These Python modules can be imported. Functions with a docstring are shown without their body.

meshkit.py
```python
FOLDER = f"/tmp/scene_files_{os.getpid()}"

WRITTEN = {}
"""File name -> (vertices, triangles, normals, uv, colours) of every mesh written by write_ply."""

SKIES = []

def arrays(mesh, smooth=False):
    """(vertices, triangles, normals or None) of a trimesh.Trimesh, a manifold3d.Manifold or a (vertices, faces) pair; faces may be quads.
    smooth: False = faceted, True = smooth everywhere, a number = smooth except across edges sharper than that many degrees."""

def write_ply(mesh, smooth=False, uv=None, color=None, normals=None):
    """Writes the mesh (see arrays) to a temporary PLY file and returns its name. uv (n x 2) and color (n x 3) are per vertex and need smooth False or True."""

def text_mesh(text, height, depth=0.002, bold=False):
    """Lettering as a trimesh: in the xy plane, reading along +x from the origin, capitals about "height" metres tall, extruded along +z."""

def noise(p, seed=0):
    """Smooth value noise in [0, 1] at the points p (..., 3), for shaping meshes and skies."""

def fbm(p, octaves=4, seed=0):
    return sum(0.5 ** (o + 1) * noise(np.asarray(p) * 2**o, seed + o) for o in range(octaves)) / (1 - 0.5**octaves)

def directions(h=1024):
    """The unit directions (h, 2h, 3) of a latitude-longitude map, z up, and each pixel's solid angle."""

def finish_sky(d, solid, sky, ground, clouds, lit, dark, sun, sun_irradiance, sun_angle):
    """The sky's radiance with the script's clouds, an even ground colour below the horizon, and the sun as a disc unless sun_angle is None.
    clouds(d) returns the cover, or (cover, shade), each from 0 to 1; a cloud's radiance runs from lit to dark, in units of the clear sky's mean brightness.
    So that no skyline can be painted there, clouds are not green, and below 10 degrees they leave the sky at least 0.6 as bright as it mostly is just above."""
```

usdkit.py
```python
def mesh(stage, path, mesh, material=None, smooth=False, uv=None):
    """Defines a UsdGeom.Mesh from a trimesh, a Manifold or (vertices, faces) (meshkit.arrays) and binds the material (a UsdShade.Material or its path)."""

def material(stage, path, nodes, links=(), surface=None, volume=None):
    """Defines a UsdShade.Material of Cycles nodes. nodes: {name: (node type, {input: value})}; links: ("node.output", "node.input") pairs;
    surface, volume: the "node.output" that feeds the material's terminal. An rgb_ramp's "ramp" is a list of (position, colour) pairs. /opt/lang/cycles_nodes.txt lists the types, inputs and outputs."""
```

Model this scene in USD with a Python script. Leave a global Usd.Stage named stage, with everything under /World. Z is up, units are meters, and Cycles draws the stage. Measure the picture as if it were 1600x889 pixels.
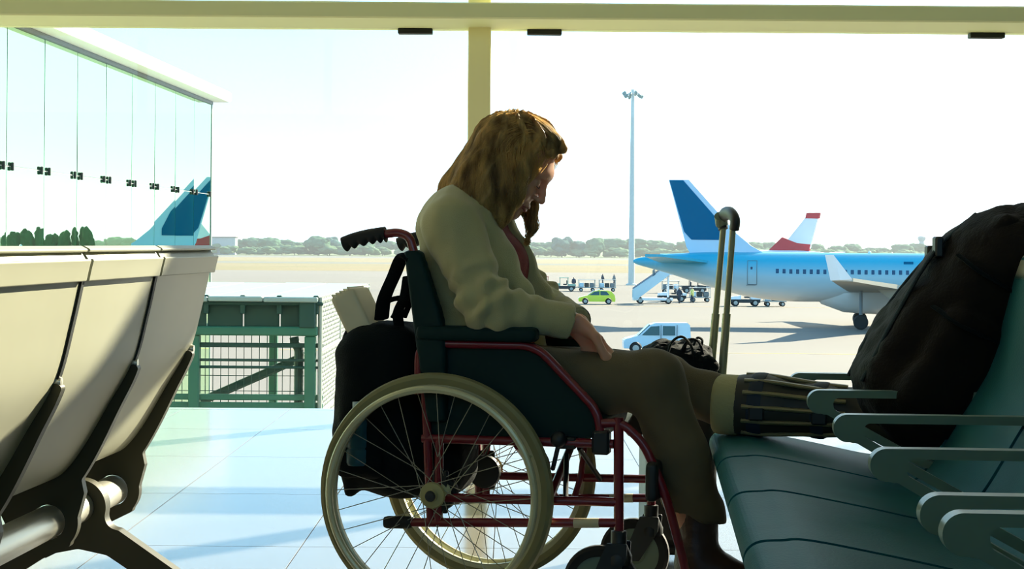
import math, random
import numpy as np, trimesh, manifold3d, shapely
from shapely.geometry import Polygon, LineString, Point, box as sbox
from shapely.ops import unary_union
import usdkit, meshkit
from meshkit import fbm, noise
from pxr import Usd, UsdGeom, UsdLux, UsdShade, Gf, Sdf, Vt

random.seed(7); rng = np.random.default_rng(7)
stage = Usd.Stage.CreateInMemory()
UsdGeom.SetStageUpAxis(stage, 'Z')
UsdGeom.Xform.Define(stage, '/World')

# ------------------------------------------------------------------ camera, sky, sun, exposure
F, EYE, ROLL, HORIZON = 2900., .95, math.radians(.43), 380.      # focal length in pixels of the 1600 x 889 frame
cam = UsdGeom.Camera.Define(stage, '/World/camera')
cam.CreateHorizontalApertureAttr(36.)
cam.CreateFocalLengthAttr(36. * F / 1600.)
cam.CreateVerticalApertureOffsetAttr(-(444.5 - HORIZON) / 1600. * 36.)
cam.AddTranslateOp().Set((0, 0, EYE)); cam.AddRotateXOp().Set(90); cam.AddRotateZOp().Set(math.degrees(ROLL))
cam.CreateExposureAttr(0.0)
SUN_AZ, SUN_EL = math.radians(50), math.radians(26)               # azimuth from +x towards +y
sun = UsdLux.DistantLight.Define(stage, '/World/sun')
sun.CreateNormalizeAttr(True); sun.CreateIntensityAttr(4.6); sun.CreateColorAttr((1.0, .87, .68)); sun.CreateAngleAttr(.6)
sun.AddRotateZOp().Set(math.degrees(SUN_AZ) + 90); sun.AddRotateXOp().Set(90 - math.degrees(SUN_EL))
def lin(c):
    c = np.asarray(c, float) / 255.
    return tuple(np.where(c < .04045, c / 12.92, ((c + .055) / 1.055) ** 2.4))
# clear hazy sky: nearly white low down, bluer overhead, the same all round
SUNV = (math.cos(SUN_EL) * math.cos(SUN_AZ), math.cos(SUN_EL) * math.sin(SUN_AZ), math.sin(SUN_EL))
sky = usdkit.material(stage, '/World/Looks/sky', {
    't': ('texture_coordinate', {}), 's': ('separate_xyz', {}),
    'r': ('rgb_ramp', {'ramp': [(0, (1.0, 1.6, 2.1)), (.05, (.92, 1.55, 2.1)), (.10, (.84, 1.48, 2.05)), (.30, (.50, 1.10, 1.75)), (1, (.22, .58, 1.1))]}),
    'd': ('vector_math', {'math_type': 'dot_product', 'vector2': SUNV}), 'k': ('map_range', {'from_min': .66, 'from_max': 1., 'to_min': 0., 'to_max': 1., 'clamp': True}),
    'm': ('mix_color', {'b': (1.7, 1.75, 1.7)}),
    'b': ('background_shader', {'strength': 1.0})},
    [('t.generated', 's.vector'), ('s.z', 'r.fac'), ('t.generated', 'd.vector1'), ('d.value', 'k.value'), ('k.result', 'm.fac'), ('r.color', 'm.a'), ('m.result', 'b.color')], surface='b.background')
dome = UsdLux.DomeLight.Define(stage, '/World/sky_dome')
UsdShade.MaterialBindingAPI.Apply(dome.GetPrim()).Bind(sky)

# ------------------------------------------------------------------ helpers
def at(u, v, Y):
    """the point at depth Y seen at pixel (u, v)"""
    a, b = u - 800., v - 444.5
    c, s = math.cos(ROLL), math.sin(ROLL)
    a, b = c * a + s * b, -s * a + c * b
    return np.array([a / F * Y, Y, EYE - (b + 444.5 - HORIZON) / F * Y])
_used = {}
def numbered(parent, name):
    k = _used.get((parent, name), 0); _used[(parent, name)] = k + 1
    return name if k == 0 else f'{name}_{k:03d}'
def tag(prim, label=None, cat=None, group=None, kind=None):
    for k, v in (('label', label), ('category', cat), ('group', group), ('kind', kind)):
        if v: prim.SetCustomDataByKey(k, v)
    return prim
def path_of(parent):
    return '/World' if parent is None else str(parent.GetPath())
def obj(name, mesh, m, parent=None, smooth=35, label=None, kind=None):
    pp = path_of(parent)
    if isinstance(mesh, list): mesh = trimesh.util.concatenate(mesh)
    g = usdkit.mesh(stage, pp + '/' + numbered(pp, name), mesh, m, smooth=smooth).GetPrim()
    return tag(g, label, kind=kind)
def thing(name, label, cat, loc=(0, 0, 0), rz=0, group=None, scale=None):
    x = UsdGeom.Xform.Define(stage, '/World/' + numbered('/World', name))
    x.AddTranslateOp().Set(Gf.Vec3d(*map(float, loc)))
    if rz: x.AddRotateZOp().Set(float(rz))
    if scale: x.AddScaleOp().Set(Gf.Vec3f(*scale) if np.ndim(scale) else Gf.Vec3f(scale, scale, scale))
    return tag(x.GetPrim(), label, cat, group)
def dup(root, label, loc, rz=0, scale=None, group=None):
    was = root.GetCustomData()
    base = root.GetName()
    x = UsdGeom.Xform.Define(stage, '/World/' + numbered('/World', base))
    x.AddTranslateOp().Set(Gf.Vec3d(*map(float, loc)))
    x.AddRotateZOp().Set(float(rz))
    x.AddScaleOp().Set(Gf.Vec3f(*(scale if np.ndim(scale) else (scale or 1,) * 3)))
    x.GetPrim().GetReferences().AddInternalReference(root.GetPath()); x.GetPrim().SetInstanceable(True)
    return tag(x.GetPrim(), label, was['category'], group or was.get('group'))
def struct(name, mesh, m, parent=None, smooth=False):
    g = obj(name, mesh, m, parent, smooth)
    if parent is None: tag(g, kind='structure')
    return g

def mat(name, c, rough=.5, metal=0., var=0., scale=12., bump=0., bscale=60., spec=.5, c2=None, sheen=0., transl=0., extra=None, stretch=(1, 1, 1)):
    n = {'p': ('principled_bsdf', dict(base_color=lin(c), roughness=rough, metallic=metal, specular_ior_level=spec, sheen_weight=sheen, **(extra or {}))), 'g': ('texture_coordinate', {}),
         'mp': ('mapping', {'scale': stretch})}
    l = [('g.object', 'mp.vector')]
    if var or c2:
        a = np.array(lin(c)); b = np.array(lin(c2)) if c2 is not None else a * (1 - var)
        n['n'] = ('noise_texture', {'scale': scale, 'detail': 4.})
        n['r'] = ('rgb_ramp', {'ramp': [(.3, tuple(b)), (.7, tuple(a))]})
        l += [('mp.vector', 'n.vector'), ('n.fac', 'r.fac'), ('r.color', 'p.base_color')]
    if bump:
        n['bn'] = ('noise_texture', {'scale': bscale, 'detail': 3.})
        n['bb'] = ('bump', {'strength': bump, 'distance': .01})
        l += [('mp.vector', 'bn.vector'), ('bn.fac', 'bb.height'), ('bb.normal', 'p.normal')]
    out = 'p.BSDF'
    if transl:
        n['t'] = ('translucent_bsdf', {'color': lin(c)}); n['mx'] = ('mix_closure', {'fac': transl})
        l += [('p.BSDF', 'mx.closure1'), ('t.BSDF', 'mx.closure2')]
        if 'r' in n: l.append(('r.color', 't.color'))
        out = 'mx.closure'
    return usdkit.material(stage, '/World/Looks/' + name, n, l, surface=out)
def glass(name, tint=(1, 1, 1), refl=None, rough=0., gtint=(1, 1, 1), ior=1.5):
    n = {'t': ('transparent_bsdf', {'color': tint}), 'g': ('glossy_bsdf', {'color': gtint, 'roughness': rough}), 'm': ('mix_closure', {'fac': refl or .1})}
    l = [('t.BSDF', 'm.closure1'), ('g.BSDF', 'm.closure2')]
    if refl is None:
        n['f'] = ('layer_weight', {'blend': .5}); n['e'] = ('math', {'math_type': 'power', 'value2': 5.}); n['k'] = ('math', {'math_type': 'multiply_add', 'value2': .9, 'value3': .022})
        l += [('f.facing', 'e.value1'), ('e.value', 'k.value1'), ('k.value', 'm.fac')]
    return usdkit.material(stage, '/World/Looks/' + name, n, l, surface='m.closure')

def cbox(size, c=(0, 0, 0), ch=.004):
    """box with chamfered edges"""
    s = np.array(size) / 2.; ch = min(ch, s.min() * .6)
    pts = []
    for sx in (-1, 1):
        for sy in (-1, 1):
            for sz in (-1, 1):
                for k in range(3):
                    p = np.array([sx, sy, sz]) * (s - ch); p[k] = [sx, sy, sz][k] * s[k]; pts.append(p)
    m = trimesh.Trimesh(*_hull(pts)); m.apply_translation(c); return m
def _hull(pts):
    m = manifold3d.Manifold.hull_points(np.asarray(pts, float)).to_mesh()
    return m.vert_properties[:, :3], m.tri_verts
def hull(pts): return trimesh.Trimesh(*_hull(pts))
def bx(lo, hi, ch=0.):
    lo, hi = np.array(lo, float), np.array(hi, float)
    if ch: return cbox(hi - lo, (lo + hi) / 2, ch)
    m = trimesh.creation.box(hi - lo); m.apply_translation((lo + hi) / 2); return m
def spline(pts, n=8):
    p = np.asarray(pts, float); q = np.vstack([2 * p[0] - p[1], p, 2 * p[-1] - p[-2]]); out = []
    for i in range(len(p) - 1):
        a, b, c, d = q[i:i + 4]
        for t in np.arange(n) / n:
            out.append(.5 * (2 * b + (c - a) * t + (2 * a - 5 * b + 4 * c - d) * t * t + (3 * b - a - 3 * c + d) * t ** 3))
    return np.array(out + [p[-1]])
def tube(pts, r, n=12, closed=False, caps=True, flat=None):
    """tube along a polyline; r a number or one per point; flat=(w, h) gives a strap-like oval"""
    p = np.asarray(pts, float); m = len(p); r = np.broadcast_to(r, m)
    t = (np.roll(p, -1, 0) - np.roll(p, 1, 0)) if closed else np.gradient(p, axis=0)
    t /= np.linalg.norm(t, axis=1, keepdims=True) + 1e-12
    ref = np.array([0, 0, 1.]) if abs(t[0][2]) < .9 else np.array([1., 0, 0])
    u = np.cross(t[0], ref); u /= np.linalg.norm(u); rings = []
    ang = np.arange(n) / n * 2 * np.pi
    fw, fh = flat or (1, 1)
    for i in range(m):
        u = u - t[i] * (u @ t[i]); u /= np.linalg.norm(u) + 1e-12; w = np.cross(t[i], u)
        rings.append(p[i] + r[i] * (fw * np.cos(ang)[:, None] * u + fh * np.sin(ang)[:, None] * w))
    v = np.vstack(rings); f = []
    for i in range(m if closed else m - 1):
        a, b = i * n, ((i + 1) % m) * n
        for k in range(n):
            k2 = (k + 1) % n; f += [(a + k, a + k2, b + k2), (a + k, b + k2, b + k)]
    if not closed and caps:
        v = np.vstack([v, p[0], p[-1]]); e = len(v)
        for k in range(n):
            k2 = (k + 1) % n; f += [(e - 2, k2, k), (e - 1, (m - 1) * n + k, (m - 1) * n + k2)]
    return trimesh.Trimesh(v, f, process=False)
def bend(pts, rad=.03, n=6):
    """polyline with rounded corners"""
    p = [np.asarray(q, float) for q in pts]; out = [p[0]]
    for a, b, c in zip(p, p[1:], p[2:]):
        d1, d2 = a - b, c - b; l1, l2 = np.linalg.norm(d1), np.linalg.norm(d2); k = min(rad, l1 * .45, l2 * .45)
        s, e = b + d1 / l1 * k, b + d2 / l2 * k
        for t in np.linspace(0, 1, n): out.append((1 - t) ** 2 * s + 2 * t * (1 - t) * b + t * t * e)
    return np.array(out + [p[-1]])
def lathe(prof, axis='z', n=32, c=(0, 0, 0)):
    """prof: (radius, height) pairs"""
    p = np.asarray(prof, float); ang = np.arange(n) / n * 2 * np.pi
    v = np.vstack([np.c_[r * np.cos(ang), r * np.sin(ang), np.full(n, h)] for r, h in p]); f = []
    for i in range(len(p) - 1):
        for k in range(n):
            k2 = (k + 1) % n; a, b = i * n, (i + 1) * n; f += [(a + k, a + k2, b + k2), (a + k, b + k2, b + k)]
    if p[0][0] > 1e-6:
        v = np.vstack([v, [0, 0, p[0][1]]]); f += [(len(v) - 1, (k + 1) % n, k) for k in range(n)]
    if p[-1][0] > 1e-6:
        v = np.vstack([v, [0, 0, p[-1][1]]]); o = (len(p) - 1) * n; f += [(len(v) - 1, o + k, o + (k + 1) % n) for k in range(n)]
    m = trimesh.Trimesh(v, f, process=False)
    if axis == 'y': m.vertices = m.vertices[:, [0, 2, 1]] * [1, 1, 1]; m.invert()
    if axis == 'x': m.vertices = m.vertices[:, [2, 0, 1]]
    m.apply_translation(c); return m
def ring(prof, axis='y', n=64, c=(0, 0, 0)):
    """closed profile turned about an axis: no caps"""
    p = list(prof) + [prof[0]]; p = np.asarray(p, float)
    ang = np.arange(n) / n * 2 * np.pi; m = len(p) - 1; v = []; f = []
    for r, h in p[:-1]: v.append(np.c_[r * np.cos(ang), np.full(n, h), r * np.sin(ang)])
    v = np.vstack(v)
    for i in range(m):
        for k in range(n):
            k2 = (k + 1) % n; a, b = i * n, ((i + 1) % m) * n; f += [(a + k, a + k2, b + k2), (a + k, b + k2, b + k)]
    t = trimesh.Trimesh(v, f, process=False); t.fix_normals(); t.apply_translation(c); return t
def extr(poly, d, plane='xz', off=0.):
    """shapely polygon extruded by d; plane xz: polygon (x, z) thickness along y from off to off+d; yz; xy"""
    ms = []
    for g in getattr(poly, 'geoms', [poly]):
        m = trimesh.creation.extrude_polygon(g, d, engine='earcut')
        v = m.vertices.copy(); v[:, 2] += off
        m.vertices = {'xz': v[:, [0, 2, 1]], 'yz': v[:, [2, 0, 1]], 'xy': v}[plane]
        if plane == 'xz': m.invert()
        ms.append(m)
    return trimesh.util.concatenate(ms)
def seg(a, b, r, n=10): return tube([a, b], r, n)
def prof_strip(pts, width_fn, y0, y1): pass
# signed distances, meshed by surface nets
def cap(P, a, b, ra, rb=None):
    a, b = np.asarray(a, float), np.asarray(b, float); rb = ra if rb is None else rb
    d = b - a; t = np.clip((P - a) @ d / (d @ d), 0, 1)
    return np.linalg.norm(P - a - t[:, None] * d, axis=1) - (ra + (rb - ra) * t)
def ell(P, c, r, R=None):
    q = P - np.asarray(c, float)
    if R is not None: q = q @ np.asarray(R).T
    r = np.asarray(r, float); k0 = np.linalg.norm(q / r, axis=1); k1 = np.linalg.norm(q / r ** 2, axis=1) + 1e-9
    return k0 * (k0 - 1) / k1
def rbox(P, c, h, r, R=None):
    q = P - np.asarray(c, float)
    if R is not None: q = q @ np.asarray(R).T
    q = np.abs(q) - (np.asarray(h, float) - r)
    return np.linalg.norm(np.maximum(q, 0), axis=1) + np.minimum(q.max(1), 0) - r
def smin(*ds, k=.03):
    o = ds[0]
    for b in ds[1:]:
        h = np.clip(.5 + .5 * (b - o) / k, 0, 1); o = b + (o - b) * h - k * h * (1 - h)
    return o
def smax(a, b, k=.01): return -smin(-a, -b, k=k)
def chain(P, pts, rs, k=.02):
    return smin(*[cap(P, pts[i], pts[i + 1], rs[i], rs[i + 1]) for i in range(len(pts) - 1)], k=k)
def nets(f, lo, hi, h):
    """surface nets of the signed distance f; evaluated finely only near the surface"""
    lo, hi = np.array(lo, float), np.array(hi, float); n = np.ceil((hi - lo) / h / 4).astype(int) * 4 + 1
    ax = [lo[i] + h * np.arange(n[i]) for i in range(3)]
    ac = [a[::4] for a in ax]
    C = np.stack(np.meshgrid(*ac, indexing='ij'), -1).reshape(-1, 3)
    V = f(C).reshape([len(a) for a in ac])
    for d in range(3):                                 # linear refinement by four along each axis
        A = np.moveaxis(V, d, 0); B = np.empty((4 * (len(A) - 1) + 1,) + A.shape[1:])
        for k in range(4): B[k:-1:4] = A[:-1] * (1 - k / 4) + A[1:] * (k / 4)
        B[-1] = A[-1]; V = np.moveaxis(B, 0, d)
    V = np.ascontiguousarray(V); I = np.argwhere(np.abs(V) < 5.5 * h)
    P = lo + h * I
    if len(P): V[tuple(I.T)] = np.concatenate([f(P[i:i + 200000]) for i in range(0, len(P), 200000)])
    V = np.where(V == 0, 1e-9, V); S = V < 0
    C = [(i, j, k) for i in (0, 1) for j in (0, 1) for k in (0, 1)]
    sl = lambda A, o: A[o[0]:n[0] - 1 + o[0], o[1]:n[1] - 1 + o[1], o[2]:n[2] - 1 + o[2]]
    cnt = sum(sl(S, o).astype(int) for o in C); act = (cnt > 0) & (cnt < 8)
    I = np.argwhere(act); idx = -np.ones(act.shape, int); idx[act] = np.arange(len(I))
    acc = np.zeros((len(I), 3)); num = np.zeros(len(I))
    for a in C:
        for d in range(3):
            if a[d]: continue
            b = list(a); b[d] = 1
            va, vb = V[tuple((I + a).T)], V[tuple((I + b).T)]
            m = (va < 0) != (vb < 0); t = va[m] / (va[m] - vb[m])
            q = np.tile(np.array(a, float), (m.sum(), 1)); q[:, d] += t
            acc[m] += q; num[m] += 1
    verts = lo + h * (I + acc / num[:, None]); Q = []
    for d in range(3):
        e, g = [(1, 2), (2, 0), (0, 1)][d]
        A = np.moveaxis(S, d, 0); lo_, hi_ = A[:-1], A[1:]
        E = np.argwhere(np.moveaxis(lo_ != hi_, 0, d))
        E = E[(E[:, e] > 0) & (E[:, g] > 0) & (E[:, e] < n[e] - 1) & (E[:, g] < n[g] - 1)]
        s = S[tuple(E.T)]
        def cell(de, dg):
            c = E.copy(); c[:, e] -= de; c[:, g] -= dg; return idx[tuple(c.T)]
        q = np.stack([cell(1, 1), cell(0, 1), cell(0, 0), cell(1, 0)], 1)
        Q.append(np.where(s[:, None], q, q[:, ::-1]))
    Q = np.vstack(Q)
    m = trimesh.Trimesh(verts, np.vstack([Q[:, [0, 1, 2]], Q[:, [0, 2, 3]]]), process=False)
    return m
def smooth_mesh(m, it=4):
    e = m.edges_unique; n = len(m.vertices); v = m.vertices.copy(); lim = 1.1 * np.median(m.edges_unique_length)
    deg = np.bincount(e.ravel(), minlength=n)[:, None] + 1e-9
    for k in range(2 * it):
        s = np.stack([np.bincount(e[:, 0], v[e[:, 1], d], n) + np.bincount(e[:, 1], v[e[:, 0], d], n) for d in range(3)], 1) / deg
        v = v + (.5 if k % 2 == 0 else -.52) * (s - v)
    d = v - m.vertices; l = np.linalg.norm(d, axis=1, keepdims=True) + 1e-12
    m.vertices = m.vertices + d * np.minimum(1, lim / l); return m
def wrinkle(m, amp, freq, seed=0, stretch=(1, 1, 1), octaves=3):
    n = m.vertex_normals; d = fbm(m.vertices * freq * np.array(stretch), octaves, seed) - .5
    m.vertices = m.vertices + n * (2 * amp * d)[:, None]; return m
def moved(m, t=(0, 0, 0), rz=0):
    m = m.copy()
    if rz: m.apply_transform(trimesh.transformations.rotation_matrix(math.radians(rz), [0, 0, 1]))
    m.apply_translation(t); return m
# ------------------------------------------------------------------ materials
M = {}
M['tile'] = mat('floor_tile', (124, 120, 116), .11, var=.05, scale=3, spec=.5)
M['grout'] = mat('grout', (132, 134, 134), .7)
M['paint'] = mat('olive_paint', (228, 230, 172), .55)
M['column'] = mat('column_paint', (246, 238, 176), .5)
M['ceiling'] = mat('ceiling_paint', (236, 233, 220), .8)
M['wall'] = mat('wall_paint', (190, 190, 172), .8)
M['pane'] = glass('window_glass', (.97, 1., .985))
M['black'] = mat('black_plastic', (14, 20, 20), .45)
M['blackcloth'] = mat('black_cloth', (2, 12, 13), .9, bump=.3, bscale=220, spec=.2)
M['darkvinyl'] = mat('dark_vinyl', (2, 36, 34), .6, bump=.15, bscale=150, spec=.2)
M['rubber'] = mat('rubber', (16, 18, 17), .7)
M['steel'] = mat('steel', (180, 182, 178), .3, 1.)
M['chrome'] = mat('chrome', (205, 208, 205), .15, 1.)
M['alu'] = mat('cast_aluminium', (104, 122, 102), .3)
M['tubesteel'] = mat('satin_tube', (212, 210, 196), .32, .7)
M['shell'] = mat('cream_shell', (160, 160, 138), .42, var=.05, scale=5)
M['pad'] = mat('seat_leather', (34, 92, 96), .5, var=.15, scale=7, bump=.12, bscale=160, spec=.06)
M['bracket'] = mat('dark_bracket', (62, 60, 42), .45, .3)
M['gasket'] = mat('gasket', (14, 22, 20), .6)

# ------------------------------------------------------------------ the setting: hall with a glazed wall
WY, X0, X1, YB, ZC = 10.5, -9., 9., -9., 6.
COLS = [-6.63, -3.41, -.19, 3.03, 6.25]
SUNX = 5.25                                           # glazing stopped here to keep the sun off the right bench
floor = struct('floor', bx((X0, YB, -.3), (X1, WY + .1, -.014)), M['grout'])
tiles = []
for i in range(30):
    for j in range(17):
        x0 = -9.05 + .6 * i; y1 = WY + .08 - 1.2 * j; y0 = y1 - 1.2
        lo, hi = (max(x0, X0) + 0.001, max(y0, YB) + 0.001, -.014), (min(x0 + .6, X1) - 0.001, y1 - 0.001, 0.)
        if hi[0] - lo[0] < .02 or hi[1] - lo[1] < .02: continue
        t = bx(lo, hi, .0012)
        yc = (y0 + y1) / 2
        if yc > 4.5 and abs(x0 + .3) < .32 * yc: obj('tile', t, M['tile'], floor, False)
        else: tiles.append(t)
obj('tile_field', tiles, M['tile'], floor, False, kind='stuff')
struct('ceiling', bx((X0, YB, ZC), (X1, WY + .1, ZC + .3)), M['ceiling'])
struct('wall_back', [bx((X0 - .2, YB - .2, 0), (X1 + .2, YB, 3.)), bx((X0 - .2, YB - .2, 5.7), (X1 + .2, YB, ZC))], M['wall'])
for k in range(6):                                    # unseen back windows, added to let in fill light from behind the camera
    w = thing(f'window_{k + 6}', None, None); tag(w, kind='structure')
    a = X0 + 3. * k
    obj('pane', bx((a + .06, YB - .12, 3.), (a + 2.94, YB - .10, 5.7)), M['pane'], w, False)
    obj('frame', bx((a - .06, YB - .2, 3.), (a + .06, YB, 5.7)), M['wall'], w, False)
struct('wall_left', bx((X0 - .2, YB, 0), (X0, WY + .1, ZC)), M['wall'])
struct('wall_right', bx((X1, YB, 0), (X1 + .2, WY + .1, ZC)), M['wall'])
struct('added_wall_front', bx((SUNX, WY - .1, 0), (X1, WY + .1, ZC)), M['wall'])  # unseen solid wall, added to block sun from the right bench
for x in COLS[:4]:                                    # columns run from the floor up past the transom
    struct('column', bx((x - .0635, WY - .13, 0), (x + .0635, WY + .0, ZC), .006), M['column'])
g = struct('trim_1', bx((X0, WY - .53, 2.155), (SUNX, WY + .06, 2.243), .008), M['paint'])
struct('trim_2', bx((X0, WY - .12, 4.1), (SUNX, WY + .06, 4.6), .008), M['paint'])  # unseen upper transom, added and sized to shade the left seat backs
edges = [X0] + COLS[:4] + [SUNX]
for k in range(5):
    a, b = edges[k] + (.0635 if k else 0), edges[k + 1] - (.0635 if k < 4 else 0)
    w = thing(f'window_{k + 1}', None, None); tag(w, kind='structure')
    obj('pane', bx((a, WY - .04, 0.), (b, WY - .025, 2.155)), M['pane'], w, False)
    obj('upper_pane', bx((a, WY - .04, 2.243), (b, WY - .025, 4.1)), M['pane'], w, False)
    obj('top_pane', bx((a, WY - .04, 4.6), (b, WY - .025, ZC)), M['pane'], w, False)
    for xx in (a + .30, b - .30):
        if abs(xx) < 3.2: obj('clamp', cbox((.195, .07, .03), (xx, WY - .033, 2.14), .004), M['gasket'], w, False)

# ------------------------------------------------------------------ rows of beam seats
PITCH = .631
SEAT = spline([(.012, .385), (.0, .41), (.012, .427), (.05, .431), (.10, .431), (.25, .404), (.39, .376), (.44, .374), (.475, .392), (.52, .45), (.58, .553), (.637, .655), (.670, .78), (.697, .905), (.705, .917)], 6)
def offs(pts, d):
    t = np.gradient(pts, axis=0); t /= np.linalg.norm(t, axis=1, keepdims=True); nn = np.c_[-t[:, 1], t[:, 0]]
    return pts + nn * d
def strip_poly(pts, d0, d1):
    return Polygon(np.vstack([offs(pts, d0), offs(pts, d1)[::-1]])).buffer(0)
shell_poly = strip_poly(SEAT, -.014, .0)
lip = strip_poly(SEAT[-9:], -.024, .016).buffer(.004)
pad_poly = strip_poly(SEAT[4:-3], .0, .022).buffer(-.004).buffer(.004)
pad_a, pad_b = strip_poly(SEAT[4:42], .0, .014).buffer(.002), strip_poly(SEAT[43:-4], .0, .018).buffer(.002)
HOOK = (.445, .258)
_seg = SEAT[44:67]; br_low = Polygon(np.vstack([offs(_seg, -.012), (_seg + (offs(_seg, -1.) - _seg) * np.linspace(.066, .034, len(_seg))[:, None])[::-1]])).buffer(0)
brk = unary_union([br_low, Polygon([(.36, .36), (.52, .40), (.535, .33), (.50, .20), (.44, .17), (.37, .19), (.30, .33)]), Point(*HOOK).buffer(.075), strip_poly(SEAT[22:40], -.05, -.012)]).buffer(.012).buffer(-.022).buffer(.01)
brk = brk.difference(Point(*HOOK).buffer(.043))
arm_poly = unary_union([sbox(.222, .590, .600, .6075), Point(.223, .5795).buffer(.028, 24), Point(.236, .570).buffer(.020, 24), LineString([(.232, .566), (.30, .527), (.46, .440), (.50, .43)]).buffer(.0095)]).buffer(.014).buffer(-.014)
leg_poly = unary_union([Point(*HOOK).buffer(.072), Polygon([(.40, .21), (.49, .21), (.55, .20), (.80, .03), (.80, .0), (.73, .0), (.52, .135), (.445, .15), (.37, .135), (.16, .0), (.09, .0), (.09, .03), (.34, .20)])]).buffer(.015).buffer(-.03).buffer(.015)
leg_poly = leg_poly.buffer(.035).buffer(-.06).buffer(.025)
leg_poly = leg_poly.difference(Point(*HOOK).buffer(.041))
def bench(label, loc, rz, n, legs, shade=0):
    t = thing('beam_seating', label, 'airport bench', loc, rz)
    L = n * PITCH
    obj('beam', tube([(HOOK[0], -.06, HOOK[1]), (HOOK[0], L - .02, HOOK[1])], .0405, 28), M['tubesteel'], t)
    for k in range(n):
        y0, y1 = k * PITCH + .010, (k + 1) * PITCH - .010
        s = obj('seat_shell', [extr(shell_poly, y1 - y0, 'xz', y0), extr(lip, y1 - y0, 'xz', y0)], M['shell'], t, 25)
        obj('seat_pad', extr(pad_a, y1 - y0 - .006, 'xz', y0 + .003), M['pad'], s, 25)
        obj('back_pad', extr(pad_b, y1 - y0 - .006, 'xz', y0 + .003), M['pad'], s, 25)
    for k in range(n + 1):
        yc = min(max(k * PITCH, .05), L - .045)
        b = obj('bracket', extr(brk, .030, 'xz', (yc if 0 < k < n else (.012 if k == 0 else L - .042)) - .015), M['bracket'], t, 30)
        if 0 < k < n: obj('seam_gasket', extr(strip_poly(SEAT[44:], -.019, .012), .020, 'xz', k * PITCH - .010), M['gasket'], b, 25)
        obj('armrest', extr(arm_poly, .036, 'xz', yc - .018), M['alu'], t, 30)
        ye = k * PITCH if 0 < k < n else (.03 if k == 0 else L - .02)
        obj('bolt_cap', lathe([(.0, -.011), (.010, -.010), (.012, -.004), (.012, .004), (.010, .010), (0, .011)], 'x', 16, (.652, ye, .650)), M['tubesteel'], t)
    for yl in legs: 
        f = obj('leg', extr(leg_poly, .045, 'xz', yl - .022), M['bracket'], t, 30)
        for xx in (.125, .765): obj('foot_pad', lathe([(0, 0), (.024, 0), (.024, .008), (.012, .014), (0, .014)], 'z', 16, (xx, yl, 0)), M['rubber'], f)
    return t
LB = bench('cream-backed bench row seen from behind at the left edge', (-1.678, 2.695, 0), -3.1, 4, (.45, 2.16))
RB = bench('dark teal bench row with metal armrests, under the big backpack', (.368, 2.54, 0), -4.29, 4, (.45, 2.07))
RB2 = bench('next bench row whose single end armrest shows at the right edge', (.272, 1.205, 0), -4.29, 2, (.3, .95))
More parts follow.
